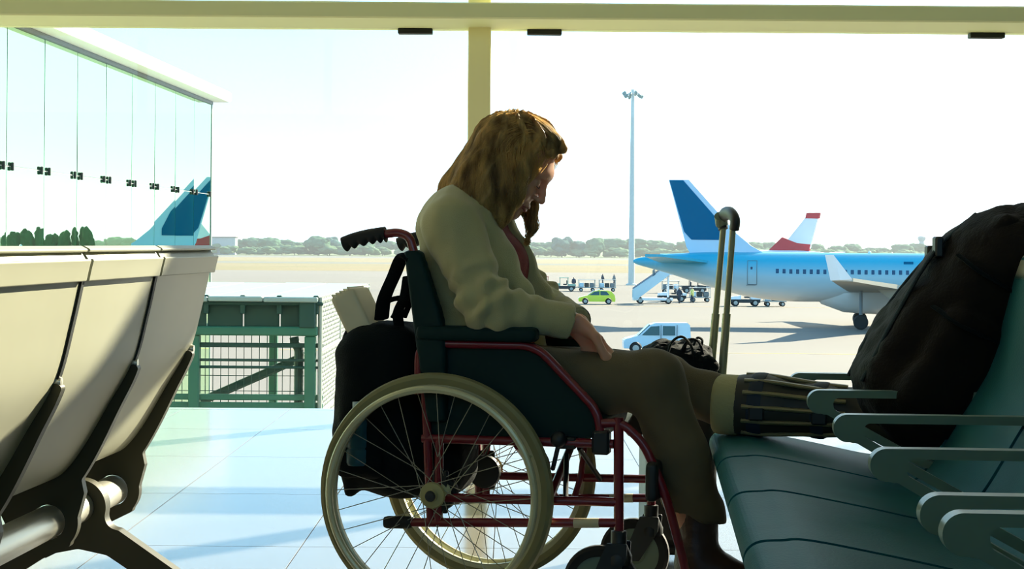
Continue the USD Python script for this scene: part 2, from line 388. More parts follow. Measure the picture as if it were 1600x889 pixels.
# ------------------------------------------------------------------ outdoors: airfield five and a half metres below
GZ = -5.6
M['apron'] = mat('apron_concrete', (128, 122, 114), .85, var=.07, scale=.05, spec=.2)
M['taxi'] = mat('taxiway_asphalt', (112, 112, 104), .9, var=.08, scale=.05, spec=.2)
M['grass'] = mat('dry_grass', (142, 126, 96), .95, scale=.03, c2=(124, 118, 86), spec=.1)
M['sealand'] = mat('scrub_land', (112, 122, 88), .95, var=.12, scale=.02, spec=.1)
M['line'] = mat('yellow_line', (190, 150, 60), .7)
struct('apron', bx((-500, -500, GZ - .4), (500, 420, GZ)), M['apron'])
struct('grass_strip', bx((-600, 420, GZ - .4), (600, 560, GZ)), M['grass'])
struct('taxiway', bx((-600, 560, GZ - .4), (600, 605, GZ)), M['taxi'])
struct('grass_field', bx((-700, 605, GZ - .4), (700, 760, GZ)), M['grass'])
struct('runway', bx((-700, 760, GZ - .4), (700, 850, GZ)), M['taxi'])
struct('scrub', bx((-2500, 850, GZ - .4), (2500, 4500, GZ)), M['sealand'])
for y, x0, x1 in ((112, -14, 60), (196, -60, 60)):
    struct('taxi_line', bx((x0, y, GZ), (x1, y + .3, GZ + .006)), M['line'])

# trees along the far edge of the airfield
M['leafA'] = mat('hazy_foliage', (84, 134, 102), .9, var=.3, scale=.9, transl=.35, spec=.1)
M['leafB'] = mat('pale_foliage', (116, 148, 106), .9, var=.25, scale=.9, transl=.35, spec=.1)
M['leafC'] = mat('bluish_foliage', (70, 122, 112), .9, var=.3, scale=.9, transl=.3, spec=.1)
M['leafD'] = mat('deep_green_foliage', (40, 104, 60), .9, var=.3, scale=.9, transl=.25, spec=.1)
M['bark'] = mat('hazy_bark', (120, 104, 84), .9)
def crown(w, h, seed, lumps):
    r = np.random.default_rng(seed); ms = []
    for k in range(lumps):
        s = trimesh.creation.icosphere(3 if k == 0 else 2, 1.)
        if k == 0: sz, c = (w * .42, w * .42, h * .36), (0, 0, h * .58)
        else: a = r.uniform(0, 6.28); sz = np.array((w, w, h * .9)) * r.uniform(.16, .27); c = (math.cos(a) * w * .3, math.sin(a) * w * .3, h * r.uniform(.3, .82))
        s.vertices = s.vertices * sz + c; ms.append(s)
    m = trimesh.util.concatenate(ms)
    d = fbm(m.vertices * (5. / w) + seed, 4, seed) - .5
    m.vertices = m.vertices + m.vertex_normals * (d * w * .30)[:, None]; return m
def tree(name, label, x, y, w, h, m, seed, group=None, lumps=7):
    t = thing(name, label, 'tree', (x, y, GZ), 0, group)
    obj('crown', crown(w, h, seed, lumps), m, t, True)
    obj('trunk', tube([(0, 0, 0), (.1, 0, h * .3), (0, .1, h * .55)], [h * .035, h * .028, h * .02], 8), M['bark'], t)
    return t
def tx(u, Y): return (u - 800) / F * Y
GR = 'scrubby trees along the far edge of the airfield'
LBL = 'low scrubby tree in the hazy line along the far edge of the airfield'
GR2 = 'pale bushes under the far tree line'; LB2 = 'pale green bush at the foot of the far tree line'
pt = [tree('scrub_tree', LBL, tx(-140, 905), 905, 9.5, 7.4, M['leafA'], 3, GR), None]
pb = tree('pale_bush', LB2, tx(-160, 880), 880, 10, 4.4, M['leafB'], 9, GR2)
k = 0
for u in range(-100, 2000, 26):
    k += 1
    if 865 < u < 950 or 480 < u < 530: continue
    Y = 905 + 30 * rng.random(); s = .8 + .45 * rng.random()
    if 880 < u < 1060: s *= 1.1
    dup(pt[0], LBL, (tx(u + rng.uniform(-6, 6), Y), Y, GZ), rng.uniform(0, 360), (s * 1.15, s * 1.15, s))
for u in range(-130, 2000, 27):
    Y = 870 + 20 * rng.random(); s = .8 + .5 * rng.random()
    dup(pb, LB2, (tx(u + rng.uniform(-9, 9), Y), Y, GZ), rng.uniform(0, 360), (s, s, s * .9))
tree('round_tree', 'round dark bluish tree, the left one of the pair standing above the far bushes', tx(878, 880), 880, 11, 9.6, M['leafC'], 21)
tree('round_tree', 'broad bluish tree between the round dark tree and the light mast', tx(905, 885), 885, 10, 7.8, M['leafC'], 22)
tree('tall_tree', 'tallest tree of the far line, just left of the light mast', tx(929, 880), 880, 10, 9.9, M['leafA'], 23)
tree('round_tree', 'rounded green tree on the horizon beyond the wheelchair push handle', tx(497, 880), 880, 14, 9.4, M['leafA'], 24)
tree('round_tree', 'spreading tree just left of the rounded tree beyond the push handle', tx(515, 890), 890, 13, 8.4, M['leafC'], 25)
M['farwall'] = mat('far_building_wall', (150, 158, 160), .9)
for i, u in enumerate((1478, 1502, 1524, 1549, 1572, 1596)):
    tree('dense_tree', 'dark green tree mirrored low in the glass wing, otherwise hidden behind the rucksack', tx(u, 350), 350, 3.0, 9.2 - .5 * (i % 3), M['leafD'], 40 + i, 'trees mirrored in the glass wing')
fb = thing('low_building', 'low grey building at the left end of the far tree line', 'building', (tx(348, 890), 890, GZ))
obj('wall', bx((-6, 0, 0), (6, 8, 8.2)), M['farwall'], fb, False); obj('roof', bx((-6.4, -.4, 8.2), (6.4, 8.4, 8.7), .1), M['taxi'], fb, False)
tw = thing('control_tower', 'tiny tower poking above the tree line beside the big backpack', 'tower', (tx(1440, 930), 930, GZ))
obj('shaft', bx((-1, -1, 0), (1, 1, 9.)), M['farwall'], tw, False)
obj('cabin', lathe([(1.2, 9.), (1.9, 10.), (1.9, 11.2), (1.2, 11.6), (0, 11.8)], 'z', 12), M['farwall'], tw)

# light mast
M['mast'] = mat('galvanised_mast', (188, 194, 188), .5, .3)
lm = thing('light_mast', 'very tall pale floodlight mast with a crown of lamps on the apron', 'light mast', (*at(987, 445, 296)[:2], GZ))
mh = 31.2
obj('pole', lathe([(.52, 0), (.50, 2), (.36, 18), (.24, mh - .3), (.24, mh)], 'z', 16), M['mast'], lm)
obj('base_plate', lathe([(.9, 0), (.9, .15), (.6, .3)], 'z', 16), M['mast'], lm)
obj('head_ring', tube([(1.1 * math.cos(a), 1.1 * math.sin(a), mh - .85) for a in np.arange(24) / 24 * 2 * math.pi], .05, 6, closed=True), M['mast'], lm)
M['lampgrey'] = mat('lamp_housing', (110, 130, 124), .5)
for i in range(10):
    a = i / 10 * 2 * math.pi; R = 1.35
    c = np.array([R * math.cos(a), R * math.sin(a), mh - .85])
    b = cbox((.62, .35, .5), (0, 0, 0), .06); b.apply_transform(trimesh.transformations.rotation_matrix(.6, [0, 1, 0])); b.apply_transform(trimesh.transformations.rotation_matrix(a, [0, 0, 1])); b.apply_translation(c + [0, 0, .25 * (i % 3 - 1)])
    fl = obj('floodlight', b, M['lampgrey'], lm, False)
    obj('arm', seg((.2 * math.cos(a), .2 * math.sin(a), mh - .5), c, .04, 6), M['mast'], fl)

# airliners
def airliner(label, loc, rz, body, tailm, finm, parts=True, fintop=None, name='airliner', mirror=False):
    t = thing(name, label, 'aeroplane', loc, rz)
    # stations along the fuselage from the tail cone end: s, radius, centre height
    mid = 0. if parts else 13.
    st = [(0, .10, 5.15), (.4, .28, 5.14), (1.5, .52, 5.08), (3, .82, 4.97), (5, 1.2, 4.72), (7, 1.52, 4.46), (9, 1.77, 4.2), (11, 1.92, 4.06), (13, 1.98, 4.0), (15, 1.98, 4.), (17.5, 1.98, 4.), (31 - mid, 1.98, 4.), (33 - mid, 1.9, 3.96), (35 - mid, 1.62, 3.82), (36.4 - mid, 1.15, 3.62), (37.2 - mid, .6, 3.48), (37.5 - mid, .1, 3.42)]
    sp = spline(st, 4); n = 40; ang = np.arange(n) / n * 2 * np.pi
    v = np.vstack([np.c_[np.full(n, s), r * np.cos(ang), z + r * 1.0 * np.sin(ang)] for s, r, z in sp]); f = []
    for i in range(len(sp) - 1):
        for k in range(n):
            a, b, k2 = i * n, (i + 1) * n, (k + 1) % n; f += [(a + k, b + k2, a + k2), (a + k, b + k, b + k2)]
    fus = trimesh.Trimesh(v, f, process=False); fus.fix_normals()
    obj('fuselage', fus, body, t, True)
    # tail fin and rudder
    def slab(poly, th, plane='xz'):
        return extr(poly.buffer(.06).buffer(-.0), th, plane, -th / 2)
    fin = Polygon([(4.9, 5.5), (4.4, 6.4), (2.95, 11.75), (4.5, 11.75), (8.4, 7.4), (9.6, 6.4), (10.9, 5.7)])
    obj('fin', slab(fin, .34), finm, t, False)
    blue = Polygon([(4.75, 6.95), (4.15, 7.6), (2.93, 11.78), (4.05, 11.78), (6.6, 8.9), (7.3, 7.5), (7.3, 6.95)])
    if parts: obj('fin_panel', extr(blue, .40, 'xz', -.2), tailm, t, False)
    else:
        for q in tailm[1]: obj('fin_band', extr(Polygon(q), .40, 'xz', -.2), tailm[0], t, False)
    stab = Polygon([(2.3, .8), (1.6, 6.2), (3.0, 6.2), (6.4, .9)])
    for sgn in (-1, 1):
        q = Polygon([(x, sgn * y) for x, y in stab.exterior.coords])
        m = extr(q, .2, 'xy', 4.95); m.vertices[:, 2] += .1 * np.abs(m.vertices[:, 1]); m.fix_normals(); obj('tailplane', m, body, t, False)
    if not parts: return t
    for sgn in (-1, 1):                                   # wings, with tips turned up, engines and main gear
        pl = [(24.6, 1.6), (21.0, 7.), (17.6, 16.6), (16.1, 16.9), (16.9, 7.), (17.4, 1.6)]
        q = Polygon([(x, sgn * y) for x, y in pl])
        m = extr(q, .34, 'xy', 2.75); m.vertices[:, 2] += .075 * np.abs(m.vertices[:, 1]) - .3 * (m.vertices[:, 2] - 2.75) * (np.abs(m.vertices[:, 1]) > 10); m.fix_normals(); obj('wing', m, M['wingpaint'], t, False)
        obj('winglet', hull([(17.5, sgn * 16.6, 4.05), (16.0, sgn * 16.9, 4.05), (16.7, sgn * 17.0, 4.1), (15.6, sgn * 17.5, 5.9), (16.2, sgn * 17.5, 5.9), (17.5, sgn * 16.75, 4.2), (15.7, sgn * 17.42, 5.8)]), M['white'], t, False)
        e = obj('engine', lathe([(.0, -1.1), (.30, -1.0), (.46, -.4), (.72, -.35), (1.05, 1.2), (1.12, 2.2), (1.02, 3.1), (.93, 3.2), (.85, 3.0), (.8, 2.2), (0, 2.2)], 'x', 28, (21.6, sgn * 5.75, 1.95)), M['nacelle'], t, 40)
        obj('pylon', hull([(20.4, sgn * 5.65, 2.5), (24.4, sgn * 5.65, 2.9), (22.5, sgn * 5.65, 3.4), (19.5, sgn * 5.65, 3.2), (20.4, sgn * 5.85, 2.5), (24.4, sgn * 5.85, 2.9), (22.5, sgn * 5.85, 3.4), (19.5, sgn * 5.85, 3.2)]), M['nacelle'], e, False)
        g = obj('main_gear', [seg((18.3, sgn * 3.6, .58), (18.3, sgn * 3.5, 3.0), .14), seg((18.3, sgn * 3.6, 1.5), (18.3, sgn * 2.2, 2.9), .08), seg((18.3, sgn * 3.95, .58), (18.3, sgn * 3.25, .58), .1)], M['steelgrey'], t)
        for o in (-.42, .42): obj('wheel', lathe([(.0, -.19), (.30, -.19), (.50, -.21), (.58, -.12), (.58, .12), (.50, .21), (.30, .19), (0, .19)], 'y', 24, (18.3, sgn * 3.6 + o, .585)), M['rubber'], g)
    obj('belly_fairing', lathe([(0, 14.5), (.9, 15.2), (1.55, 17), (1.7, 20), (1.6, 24), (1.0, 26), (0, 27)], 'x', 24, (0, 0, 2.75)), body, t)
    ng = obj('nose_gear', [seg((32.4, 0, .4), (32.4, 0, 2.4), .09)], M['steelgrey'], t)
    for o in (-.25, .25): obj('wheel', lathe([(0, -.1), (.3, -.1), (.39, -.06), (.39, .06), (.3, .1), (0, .1)], 'y', 18, (32.4, o, .39)), M['rubber'], ng)
    for sgn in (-1, 1):
        for i in range(36):
            s = 11.75 + .535 * i; th = math.radians(13.5); rr = np.interp(s, [p[0] for p in st], [p[1] for p in st]); zc = np.interp(s, [p[0] for p in st], [p[2] for p in st])
            z0 = zc + rr * math.sin(th); y0 = rr * math.cos(th)
            w = cbox((.24, .05, .36), (0, 0, 0), .02); w.apply_transform(trimesh.transformations.rotation_matrix(-sgn * th * -1, [1, 0, 0])); w.apply_translation((s, sgn * (y0 - .006), z0))
            if sgn < 0 or i % 3 == 9: obj('window', w, M['porthole'], t, False)
    for s0, w0 in ((9.75, .75), (31.2, .82)):            # doors, near side: frame of four thin strips and the leaf
        rr = np.interp(s0, [p[0] for p in st], [p[1] for p in st]); zc = np.interp(s0, [p[0] for p in st], [p[2] for p in st])
        ly = -(rr + .012); D = []
        def onskin(z, s=s0):
            r_, c_ = (np.interp(s, sp[:, 0], sp[:, k]) for k in (1, 2)); return -math.sqrt(max(r_ * r_ - (z - c_) ** 2, .01)) - .01
        zz = np.linspace(zc - .75, zc + 1.15, 9)
        fr = [tube([(s0 + dx, onskin(z, s0 + dx), z) for z in zz], .022, 6) for dx in (-w0 / 2, w0 / 2)]
        fr += [tube([(s0 - w0 / 2, onskin(z, s0 - w0 / 2), z), (s0 + w0 / 2, onskin(z, s0 + w0 / 2), z)], .022, 6) for z in (zz[0], zz[-1])]
        d = obj('door', fr, M['steelgrey'], t); obj('door_window', cbox((.16, .05, .22), (s0 - .05, onskin(zc + .55) + .01, zc + .55), .02), M['porthole'], d, False)
        obj('door_sill', cbox((w0 + .2, .05, .06), (s0, onskin(zz[0] - .06), zz[0] - .06), .01), M['steelgrey'], d, False)
    obj('livery_square', cbox((.75, .05, .55), (22.0, -(1.98 * math.cos(.62)) - .0, 4. + 1.98 * math.sin(.62) - .1), .01), M['darkblue'], t, False)
    obj('beacon', lathe([(.12, 0), (.12, .1), (.0, .2)], 'z', 10, (19, 0, 5.97)), M['white'], t)
    return t
M['white'] = mat('white_paint', (226, 228, 228), .4)
M['wingpaint'] = mat('wing_paint', (164, 160, 146), .5)
M['nacelle'] = mat('nacelle_paint', (150, 146, 130), .45)
M['steelgrey'] = mat('steel_grey', (110, 118, 120), .5, .3)
M['porthole'] = mat('dark_window', (22, 62, 92), .25)
M['darkblue'] = mat('deep_blue', (0, 92, 128), .6, spec=.1)
M['finwhite'] = mat('pale_fin', (180, 206, 222), .45)
M['red'] = mat('airline_red', (190, 44, 54), .45)
def livery(name, lo, hi, z0, z1):
    return usdkit.material(stage, '/World/Looks/' + name, {'g': ('texture_coordinate', {}), 's': ('separate_xyz', {}), 'm': ('map_range', {'from_min': z0, 'from_max': z1, 'to_min': 0., 'to_max': 1., 'clamp': True}),
        'r': ('rgb_ramp', {'ramp': [(0, lin(lo)), (1, lin(hi))]}), 'p': ('principled_bsdf', {'roughness': .35, 'coat_weight': .3})},
        [('g.object', 's.vector'), ('s.z', 'm.value'), ('m.result', 'r.fac'), ('r.color', 'p.base_color')], surface='p.BSDF')
M['bluebody'] = livery('sky_blue_livery', (206, 204, 196), (26, 154, 180), 2.4, 5.3)
M['whitebody'] = livery('white_livery', (214, 216, 216), (226, 228, 230), 2, 5)
A0 = at(990, 410, 152)
AIR = airliner('blue-topped airliner with a deep blue tail fin parked side-on on the apron', (A0[0], 152, GZ), -10., M['bluebody'], M['darkblue'], M['finwhite'])
bands = (M['red'], [[(2.85, 10.9), (2.7, 11.82), (5.0, 11.82), (5.2, 10.95)], [(4.5, 5.9), (4.25, 6.9), (6.6, 7.1), (9.3, 8.0), (11.6, 6.0), (11.6, 5.6)]])
B0 = at(1282, 340, 285)
fin2 = Polygon([(4.9, 5.5), (4.4, 6.4), (2.95, 11.75), (4.9, 11.75), (8.4, 8.4), (9.9, 7.2), (11.6, 5.7)])
t2 = airliner('second airliner behind, only its white tail fin with red tip and base showing', (B0[0] + 2.4, 285, GZ - .2), 142., M['whitebody'], bands, M['white'], parts=False)

# thin bright haze over the airfield, thicker with distance
haze = usdkit.material(stage, '/World/Looks/haze', {'v': ('principled_volume', {'color': (.92, .95, .97), 'density': .00024, 'anisotropy': .3})}, [], volume='v.volume')
hz = obj('haze', bx((-1500, 230, GZ - 1), (1500, 2400, 45)), haze, None, False); tag(hz, 'thin bright haze lying over the far airfield', 'haze', kind='stuff')
# ------------------------------------------------------------------ ground vehicles and people on the apron
M['taxicar'] = mat('yellow_green_paint', (206, 214, 44), .35, extra={'coat_weight': .5})
M['vanpaint'] = mat('pale_blue_paint', (178, 204, 214), .35, extra={'coat_weight': .5})
M['carglass'] = mat('car_glass', (46, 78, 80), .1)
M['trim'] = mat('vehicle_trim', (40, 46, 48), .6)
M['hub'] = mat('wheel_hub', (160, 164, 160), .4, .6)
M['lampwhite'] = mat('lamp_lens', (230, 232, 226), .2)
M['tail_lamp'] = mat('tail_lamp', (150, 20, 20), .3)
def vwheel(t, x, y, r, w=.2):
    k = obj('wheel', lathe([(0, -w / 2), (r * .7, -w / 2), (r, -w * .35), (r, w * .35), (r * .7, w / 2), (0, w / 2)], 'y', 22, (x, y, r)), M['rubber'], t)
    obj('wheel_hub', lathe([(0, -w * .55), (r * .6, -w * .52), (r * .62, w * .52), (0, w * .55)], 'y', 18, (x, y, r)), M['hub'], k)
def car(name, label, cat, loc, rz, side, wins, width, paint, wr, wx, sc=1.):
    """side: outline in (x, z); wins: side window polygons; nose towards -x"""
    t = thing(name, label, cat, loc, rz)
    body = Polygon(side).buffer(.06).buffer(-.06)
    for x in wx: body = body.difference(Point(x, wr).buffer(wr + .06))
    m = extr(body, width, 'xz', -width / 2)
    v = m.vertices; zt = max(p[1] for p in side); k = np.clip((v[:, 2] - zt * .52) / (zt * .48), 0, 1)
    v[:, 1] *= 1 - .14 * k; m.vertices = v
    obj('body', m, paint, t, 20)
    for w in wins:
        for sg in (-1, 1):
            q = extr(Polygon(w).buffer(-.02).buffer(.02), .02, 'xz', -.01); vv = q.vertices; kk = np.clip((vv[:, 2] - zt * .52) / (zt * .48), 0, 1); vv[:, 1] += sg * (width / 2 * (1 - .14 * kk) + .002); q.vertices = vv
            obj('side_window', q, M['carglass'], t, False)
    for x in wx:
        for sg in (-1, 1): vwheel(t, x, sg * (width / 2 - .11), wr)
    return t
hatch = [(-2.0, .28), (-2.02, .55), (-1.95, .72), (-1.25, .92), (-.95, .98), (-.25, 1.44), (.2, 1.52), (1.1, 1.50), (1.55, 1.38), (1.9, .98), (1.98, .6), (1.95, .28)]
c0 = at(933, 474, 202)
cr = car('hatchback_car', 'small yellow-green hatchback car driving across the apron', 'car', (c0[0], 202, GZ), 0, hatch,
    [[(-.85, .98), (-.3, 1.36), (.25, 1.42), (.25, .98)], [(.35, .98), (.35, 1.42), (1.0, 1.40), (1.35, .99)]], 1.68, M['taxicar'], .31, (-1.28, 1.25))
obj('windscreen', hull([(-.93, -.62, 1.0), (-.93, .62, 1.0), (-.27, -.55, 1.45), (-.27, .55, 1.45), (-.99, -.62, 1.0), (-.99, .62, 1.0), (-.33, .55, 1.46), (-.33, -.55, 1.46)]), M['carglass'], cr, False)
obj('head_lamp', cbox((.12, 1.4, .14), (-1.95, 0, .66), .03), M['lampwhite'], cr, False); obj('roof_beacon', cbox((.3, .5, .1), (.2, 0, 1.57), .03), M['lampwhite'], cr, False)
van = [(-2.0, .3), (-2.02, .62), (-1.92, .86), (-1.1, 1.08), (-.42, 1.72), (-.1, 1.82), (1.8, 1.84), (1.95, 1.7), (2.0, .9), (2.0, .3)]
v0 = at(1026, 553, 112)
vn = car('van', 'pale blue small van parked below the window behind the black holdall', 'van', (v0[0], 112, GZ), 0, van,
    [[(-.95, 1.1), (-.4, 1.62), (.12, 1.66), (.12, 1.1)], [(.32, 1.1), (.32, 1.66), (1.05, 1.66), (1.05, 1.1)]], 1.75, M['vanpaint'], .32, (-1.3, 1.3))
obj('windscreen', hull([(-1.08, -.68, 1.1), (-1.08, .68, 1.1), (-.42, -.62, 1.72), (-.42, .62, 1.72), (-1.14, -.68, 1.1), (-1.14, .68, 1.1), (-.48, .62, 1.73), (-.48, -.62, 1.73)]), M['carglass'], vn, False)
obj('head_lamp', cbox((.1, 1.5, .18), (-1.98, 0, .72), .03), M['lampwhite'], vn, False)
[obj('door_seam', bx((q, -.885, .4), (q + .02, -.80, 1.72)), M['trim'], vn, False) for q in (.2, 1.16)]
# baggage tractors, loaders and carts
def tractor(name, label, cat, loc, rz, load, paint):
    t = thing(name, label, cat, loc, rz)
    obj('chassis', cbox((3.2, 1.5, .35), (0, 0, .55), .05), M['trim'], t, False)
    obj('bonnet', hull([(-1.6, -.65, .6), (-1.6, .65, .6), (-.5, -.7, .6), (-.5, .7, .6), (-1.55, -.55, 1.0), (-1.55, .55, 1.0), (-.5, -.6, 1.12), (-.5, .6, 1.12)]), paint, t, False)
    cb = obj('cab', [cbox((.07, .07, 1.1), (x, y, 1.3), .01) for x in (-.5, .6) for y in (-.62, .62)] + [cbox((1.3, 1.4, .09), (.05, 0, 1.88), .03)], paint, t, False)
    obj('seat', [cbox((.5, .9, .15), (.2, 0, .95), .04), cbox((.12, .9, .5), (.45, 0, 1.25), .04)], M['trim'], cb, False)
    obj('deck', cbox((1.0, 1.45, .3), (1.15, 0, .85), .04), paint, t, False)
    for x in (-1.05, 1.05):
        for s in (-1, 1): vwheel(t, x, s * .7, .36)
    for k in range(load):
        c = obj('cart', [cbox((2.4, 1.4, .12), (3.2 + 2.8 * k, 0, .55), .03), cbox((.9, .08, .08), (1.75 + 2.8 * k, 0, .5), .02)] + [cbox((.06, .06, 1.0), (3.2 + 2.8 * k + dx, dy, 1.1), .01) for dx in (-1.1, 1.1) for dy in (-.6, .6)] + [cbox((2.4, 1.4, .06), (3.2 + 2.8 * k, 0, 1.62), .02)], M['hub'], t, False)
        for q in range(3): obj('load', cbox((.6, 1.1, .55), (2.45 + 2.8 * k + .72 * q, 0, .9), .06), [M['vanpaint'], M['trim'], M['steelgrey']][q], c, False)
        for dx in (-.8, .8):
            for s in (-1, 1): vwheel(t, 3.2 + 2.8 * k + dx, s * .6, .25, .14)
    return t
M['palegreen'] = mat('pale_green_paint', (150, 172, 150), .5)
q = at(881, 455, 255); tractor('baggage_tractor', 'pale green baggage tractor with two carts behind the yellow-green car', 'vehicle', (q[0], 255, GZ), 0, 2, M['palegreen'])
q = at(1050, 470, 212); tractor('baggage_tractor', 'white service tractor parked under the airliner tail', 'vehicle', (q[0], 212, GZ), 0, 1, M['white'])
q = at(1164, 477, 199); tractor('baggage_tractor', 'white tractor towing a cart seen under the rear fuselage', 'vehicle', (q[0], 199, GZ), 0, 1, M['white'])
q = at(850, 455, 262); tractor('baggage_tractor', 'reddish tractor half hidden behind the seated woman\'s arm', 'vehicle', (q[0], 262, GZ), 0, 0, mat('faded_red', (190, 120, 104), .5))
q = at(1085, 440, 250); tractor('baggage_tractor', 'dark tractor seen beyond the airliner tail', 'vehicle', (q[0], 250, GZ), 180, 1, M['trim'])
# passenger stairs at the rear door
s0 = at(989, 470, 205)
ps = thing('passenger_stairs', 'mobile passenger stairs sloping up to the airliner tail', 'stairs', (s0[0], 205, GZ), 0)
L_, H_ = 4.0, 3.3
for sg in (-.75, .75):
    obj('side_panel', extr(Polygon([(0, .55), (0, 1.5), (L_, H_ + 1.0), (L_ + 1.1, H_ + 1.0), (L_ + 1.1, H_ - .1), (L_, H_ - .1), (.4, .45)]), .05, 'xz', sg - .025), M['vanpaint'], ps, False)
for i in range(12): obj('step', cbox((.32, 1.45, .05), (.2 + i * L_ / 12, 0, .6 + i * (H_ - .6) / 12), .01), M['steelgrey'], ps, False)
obj('landing', cbox((1.2, 1.5, .08), (L_ + .55, 0, H_), .02), M['steelgrey'], ps, False)
obj('handrail', [tube([(0, sg, 1.65), (L_, sg, H_ + 1.15), (L_ + 1.1, sg, H_ + 1.15)], .035, 8) for sg in (-.75, .75)], M['darkblue'], ps)
obj('chassis', [cbox((4.4, 1.5, .3), (2.2, 0, .5), .04)] + [seg((3.9, s, .5), (3.9, s, H_ - .1), .07) for s in (-.6, .6)], M['white'], ps)
for x in (.8, 3.9):
    for s in (-1, 1): vwheel(ps, x, s * .65, .36)
# people on the apron: one small continuous body each
def small_person(label, loc, rz, top, legs, stride=.12, arm=.1):
    t = thing('person', label, 'person', loc, rz)
    def body(P):
        d = chain(P, [(0, 0, .92), (0, 0, 1.38)], [.15, .17], .05)
        for s in (-1, 1):
            d = smin(d, chain(P, [(0, s * .09, .9), (s * stride * .6 + .02, s * .1, .48), (s * stride, s * .1, .06)], [.095, .07, .05], .02), cap(P, (s * stride, s * .1, .04), (s * stride + .14, s * .11, .03), .045, .035), k=.03)
            d = smin(d, chain(P, [(0, s * .2, 1.38), (-s * arm, s * .26, 1.1), (-s * arm + .1, s * .24, .86)], [.07, .05, .04], .02), k=.04)
        return smin(d, cap(P, (0, 0, 1.42), (0.01, 0, 1.52), .06), ell(P, (.02, 0, 1.63), (.10, .08, .125)), k=.03)
    m = nets(body, (-.45, -.4, -.03), (.45, .4, 1.8), .04)
    obj('body', m, M['skin_far'], t, True)
    def coat(P): return smin(chain(P, [(0, 0, .86), (0, 0, 1.38)], [.18, .19], .05), *[chain(P, [(0, s * .2, 1.38), (-s * arm, s * .26, 1.1), (-s * arm + .07, s * .245, .93)], [.085, .068, .058], .02) for s in (-1, 1)], k=.04)
    obj('jacket', nets(coat, (-.45, -.4, .6), (.45, .4, 1.65), .04), top, t, True)
    def trou(P): return smin(*[chain(P, [(0, s * .08, .9), (s * stride * .6 + .02, s * .1, .48), (s * stride, s * .1, .1)], [.115, .085, .07], .02) for s in (-1, 1)], k=.04)
    obj('trousers', nets(trou, (-.4, -.3, .0), (.4, .3, 1.1), .04), legs, t, True)
    return t
M['skin_far'] = mat('skin', (150, 112, 88), .6)
M['navy'] = mat('navy_cloth', (40, 56, 72), .8); M['hiviz'] = mat('hi_vis_cloth', (206, 206, 120), .7); M['greycloth'] = mat('grey_cloth', (120, 124, 124), .8)
def stand(u, v, lab, top, legs, rz, Y=None):
    Y = Y or (EYE - GZ) * F / (v - (HORIZON + (u - 800) * .0075)); p = at(u, v, Y); small_person(lab, (p[0], Y, GZ), rz, top, legs)
stand(942, 445, 'worker in dark clothes standing right of the tractor carts', M['navy'], M['navy'], 20)
stand(960, 446, 'worker in grey standing between the carts and the mast foot', M['greycloth'], M['navy'], 200)
stand(897, 452, 'worker in navy standing in front of the green tractor', M['navy'], M['trim'], 90)
stand(1062, 474, 'worker in navy beside the white service tractor under the tail', M['navy'], M['navy'], 60)
stand(1082, 473, 'worker in a pale vest right of the white service tractor', M['hiviz'], M['navy'], 160)
small_person('passenger in dark clothes at the top of the stairs', (s0[0] + L_ + .3, 205, GZ + H_ + .04), 180, M['navy'], M['trim'])
small_person('passenger in grey walking up the stairs', (s0[0] + 2.35, 205, GZ + .6 + 7 * (H_ - .6) / 12 + .03), 0, M['greycloth'], M['navy'], .08)

# ------------------------------------------------------------------ glazed wing of the terminal, at right angles to the hall
wing_d = np.array([.0276, 1.]); wing_d /= np.linalg.norm(wing_d); wing_rz = -math.degrees(math.atan2(wing_d[0], wing_d[1]))
WX = -9.9
tw_ = thing('glass_wing', 'long glazed terminal wing reflecting sky, beyond the left window', 'building', (WX, 0, 0), wing_rz)
M['wingglass'] = glass('mirror_glass', (.30, .52, .50), refl=.84, gtint=(.72, 1., .70), rough=.004)
M['soffit'] = mat('white_soffit', (246, 246, 243), .6)
ZT, ZB, ZM = .95 + .395 * 9.9, GZ, .95 + .132 * 9.9
ye = 52.1; PW = 2.39
for i in range(16):
    y1 = ye - PW * i; y0 = y1 - PW
    if y0 < 12: break
    for z0, z1 in ((ZM, ZT), (-1.6, ZM), (GZ, -1.6)):
        p = bx((-.03, y0 + .012, z0 + .012), (0., y1 - .012, z1 - .012)); p.apply_transform(trimesh.transformations.rotation_matrix(rng.normal(0, .0016), [0, 0, 1], (0, (y0 + y1) / 2, 0))); p.apply_transform(trimesh.transformations.rotation_matrix(rng.normal(0, .001), [0, 1, 0], (0, 0, (z0 + z1) / 2)))
        obj('glass_panel', p, M['wingglass'], tw_, False)
    obj('mullion', bx((-.13, y0 - .018, GZ), (-.032, y0 + .018, ZT)), M['hub'], tw_, False)
    for yy in (y0 + .26, y1 - .26): obj('clip', cbox((.05, .06, .15), (.03, yy, ZM), .01), M['gasket'], tw_, False)
    obj('joint', bx((-.028, y0 + .0, ZM - .011), (-.004, y1, ZM + .011)), M['hub'], tw_, False)
obj('end_frame', bx((-.2, ye, GZ), (.02, ye + .12, ZT)), M['hub'], tw_, False)
obj('end_wall', bx((-9, ye, GZ), (-.2, ye + .1, ZT)), M['farwall'], tw_, False)
obj('roof', [bx((-9.2, 12, ZT), (.5, ye + .4, ZT + .30), .05)], M['soffit'], tw_, False)
obj('gutter', bx((-.02, 12, ZT - .09), (.05, ye, ZT), .01), M['steelgrey'], tw_, False)
obj('inner_floor', bx((-9, 12, -.3), (-.2, ye, 0)), M['farwall'], tw_, False)

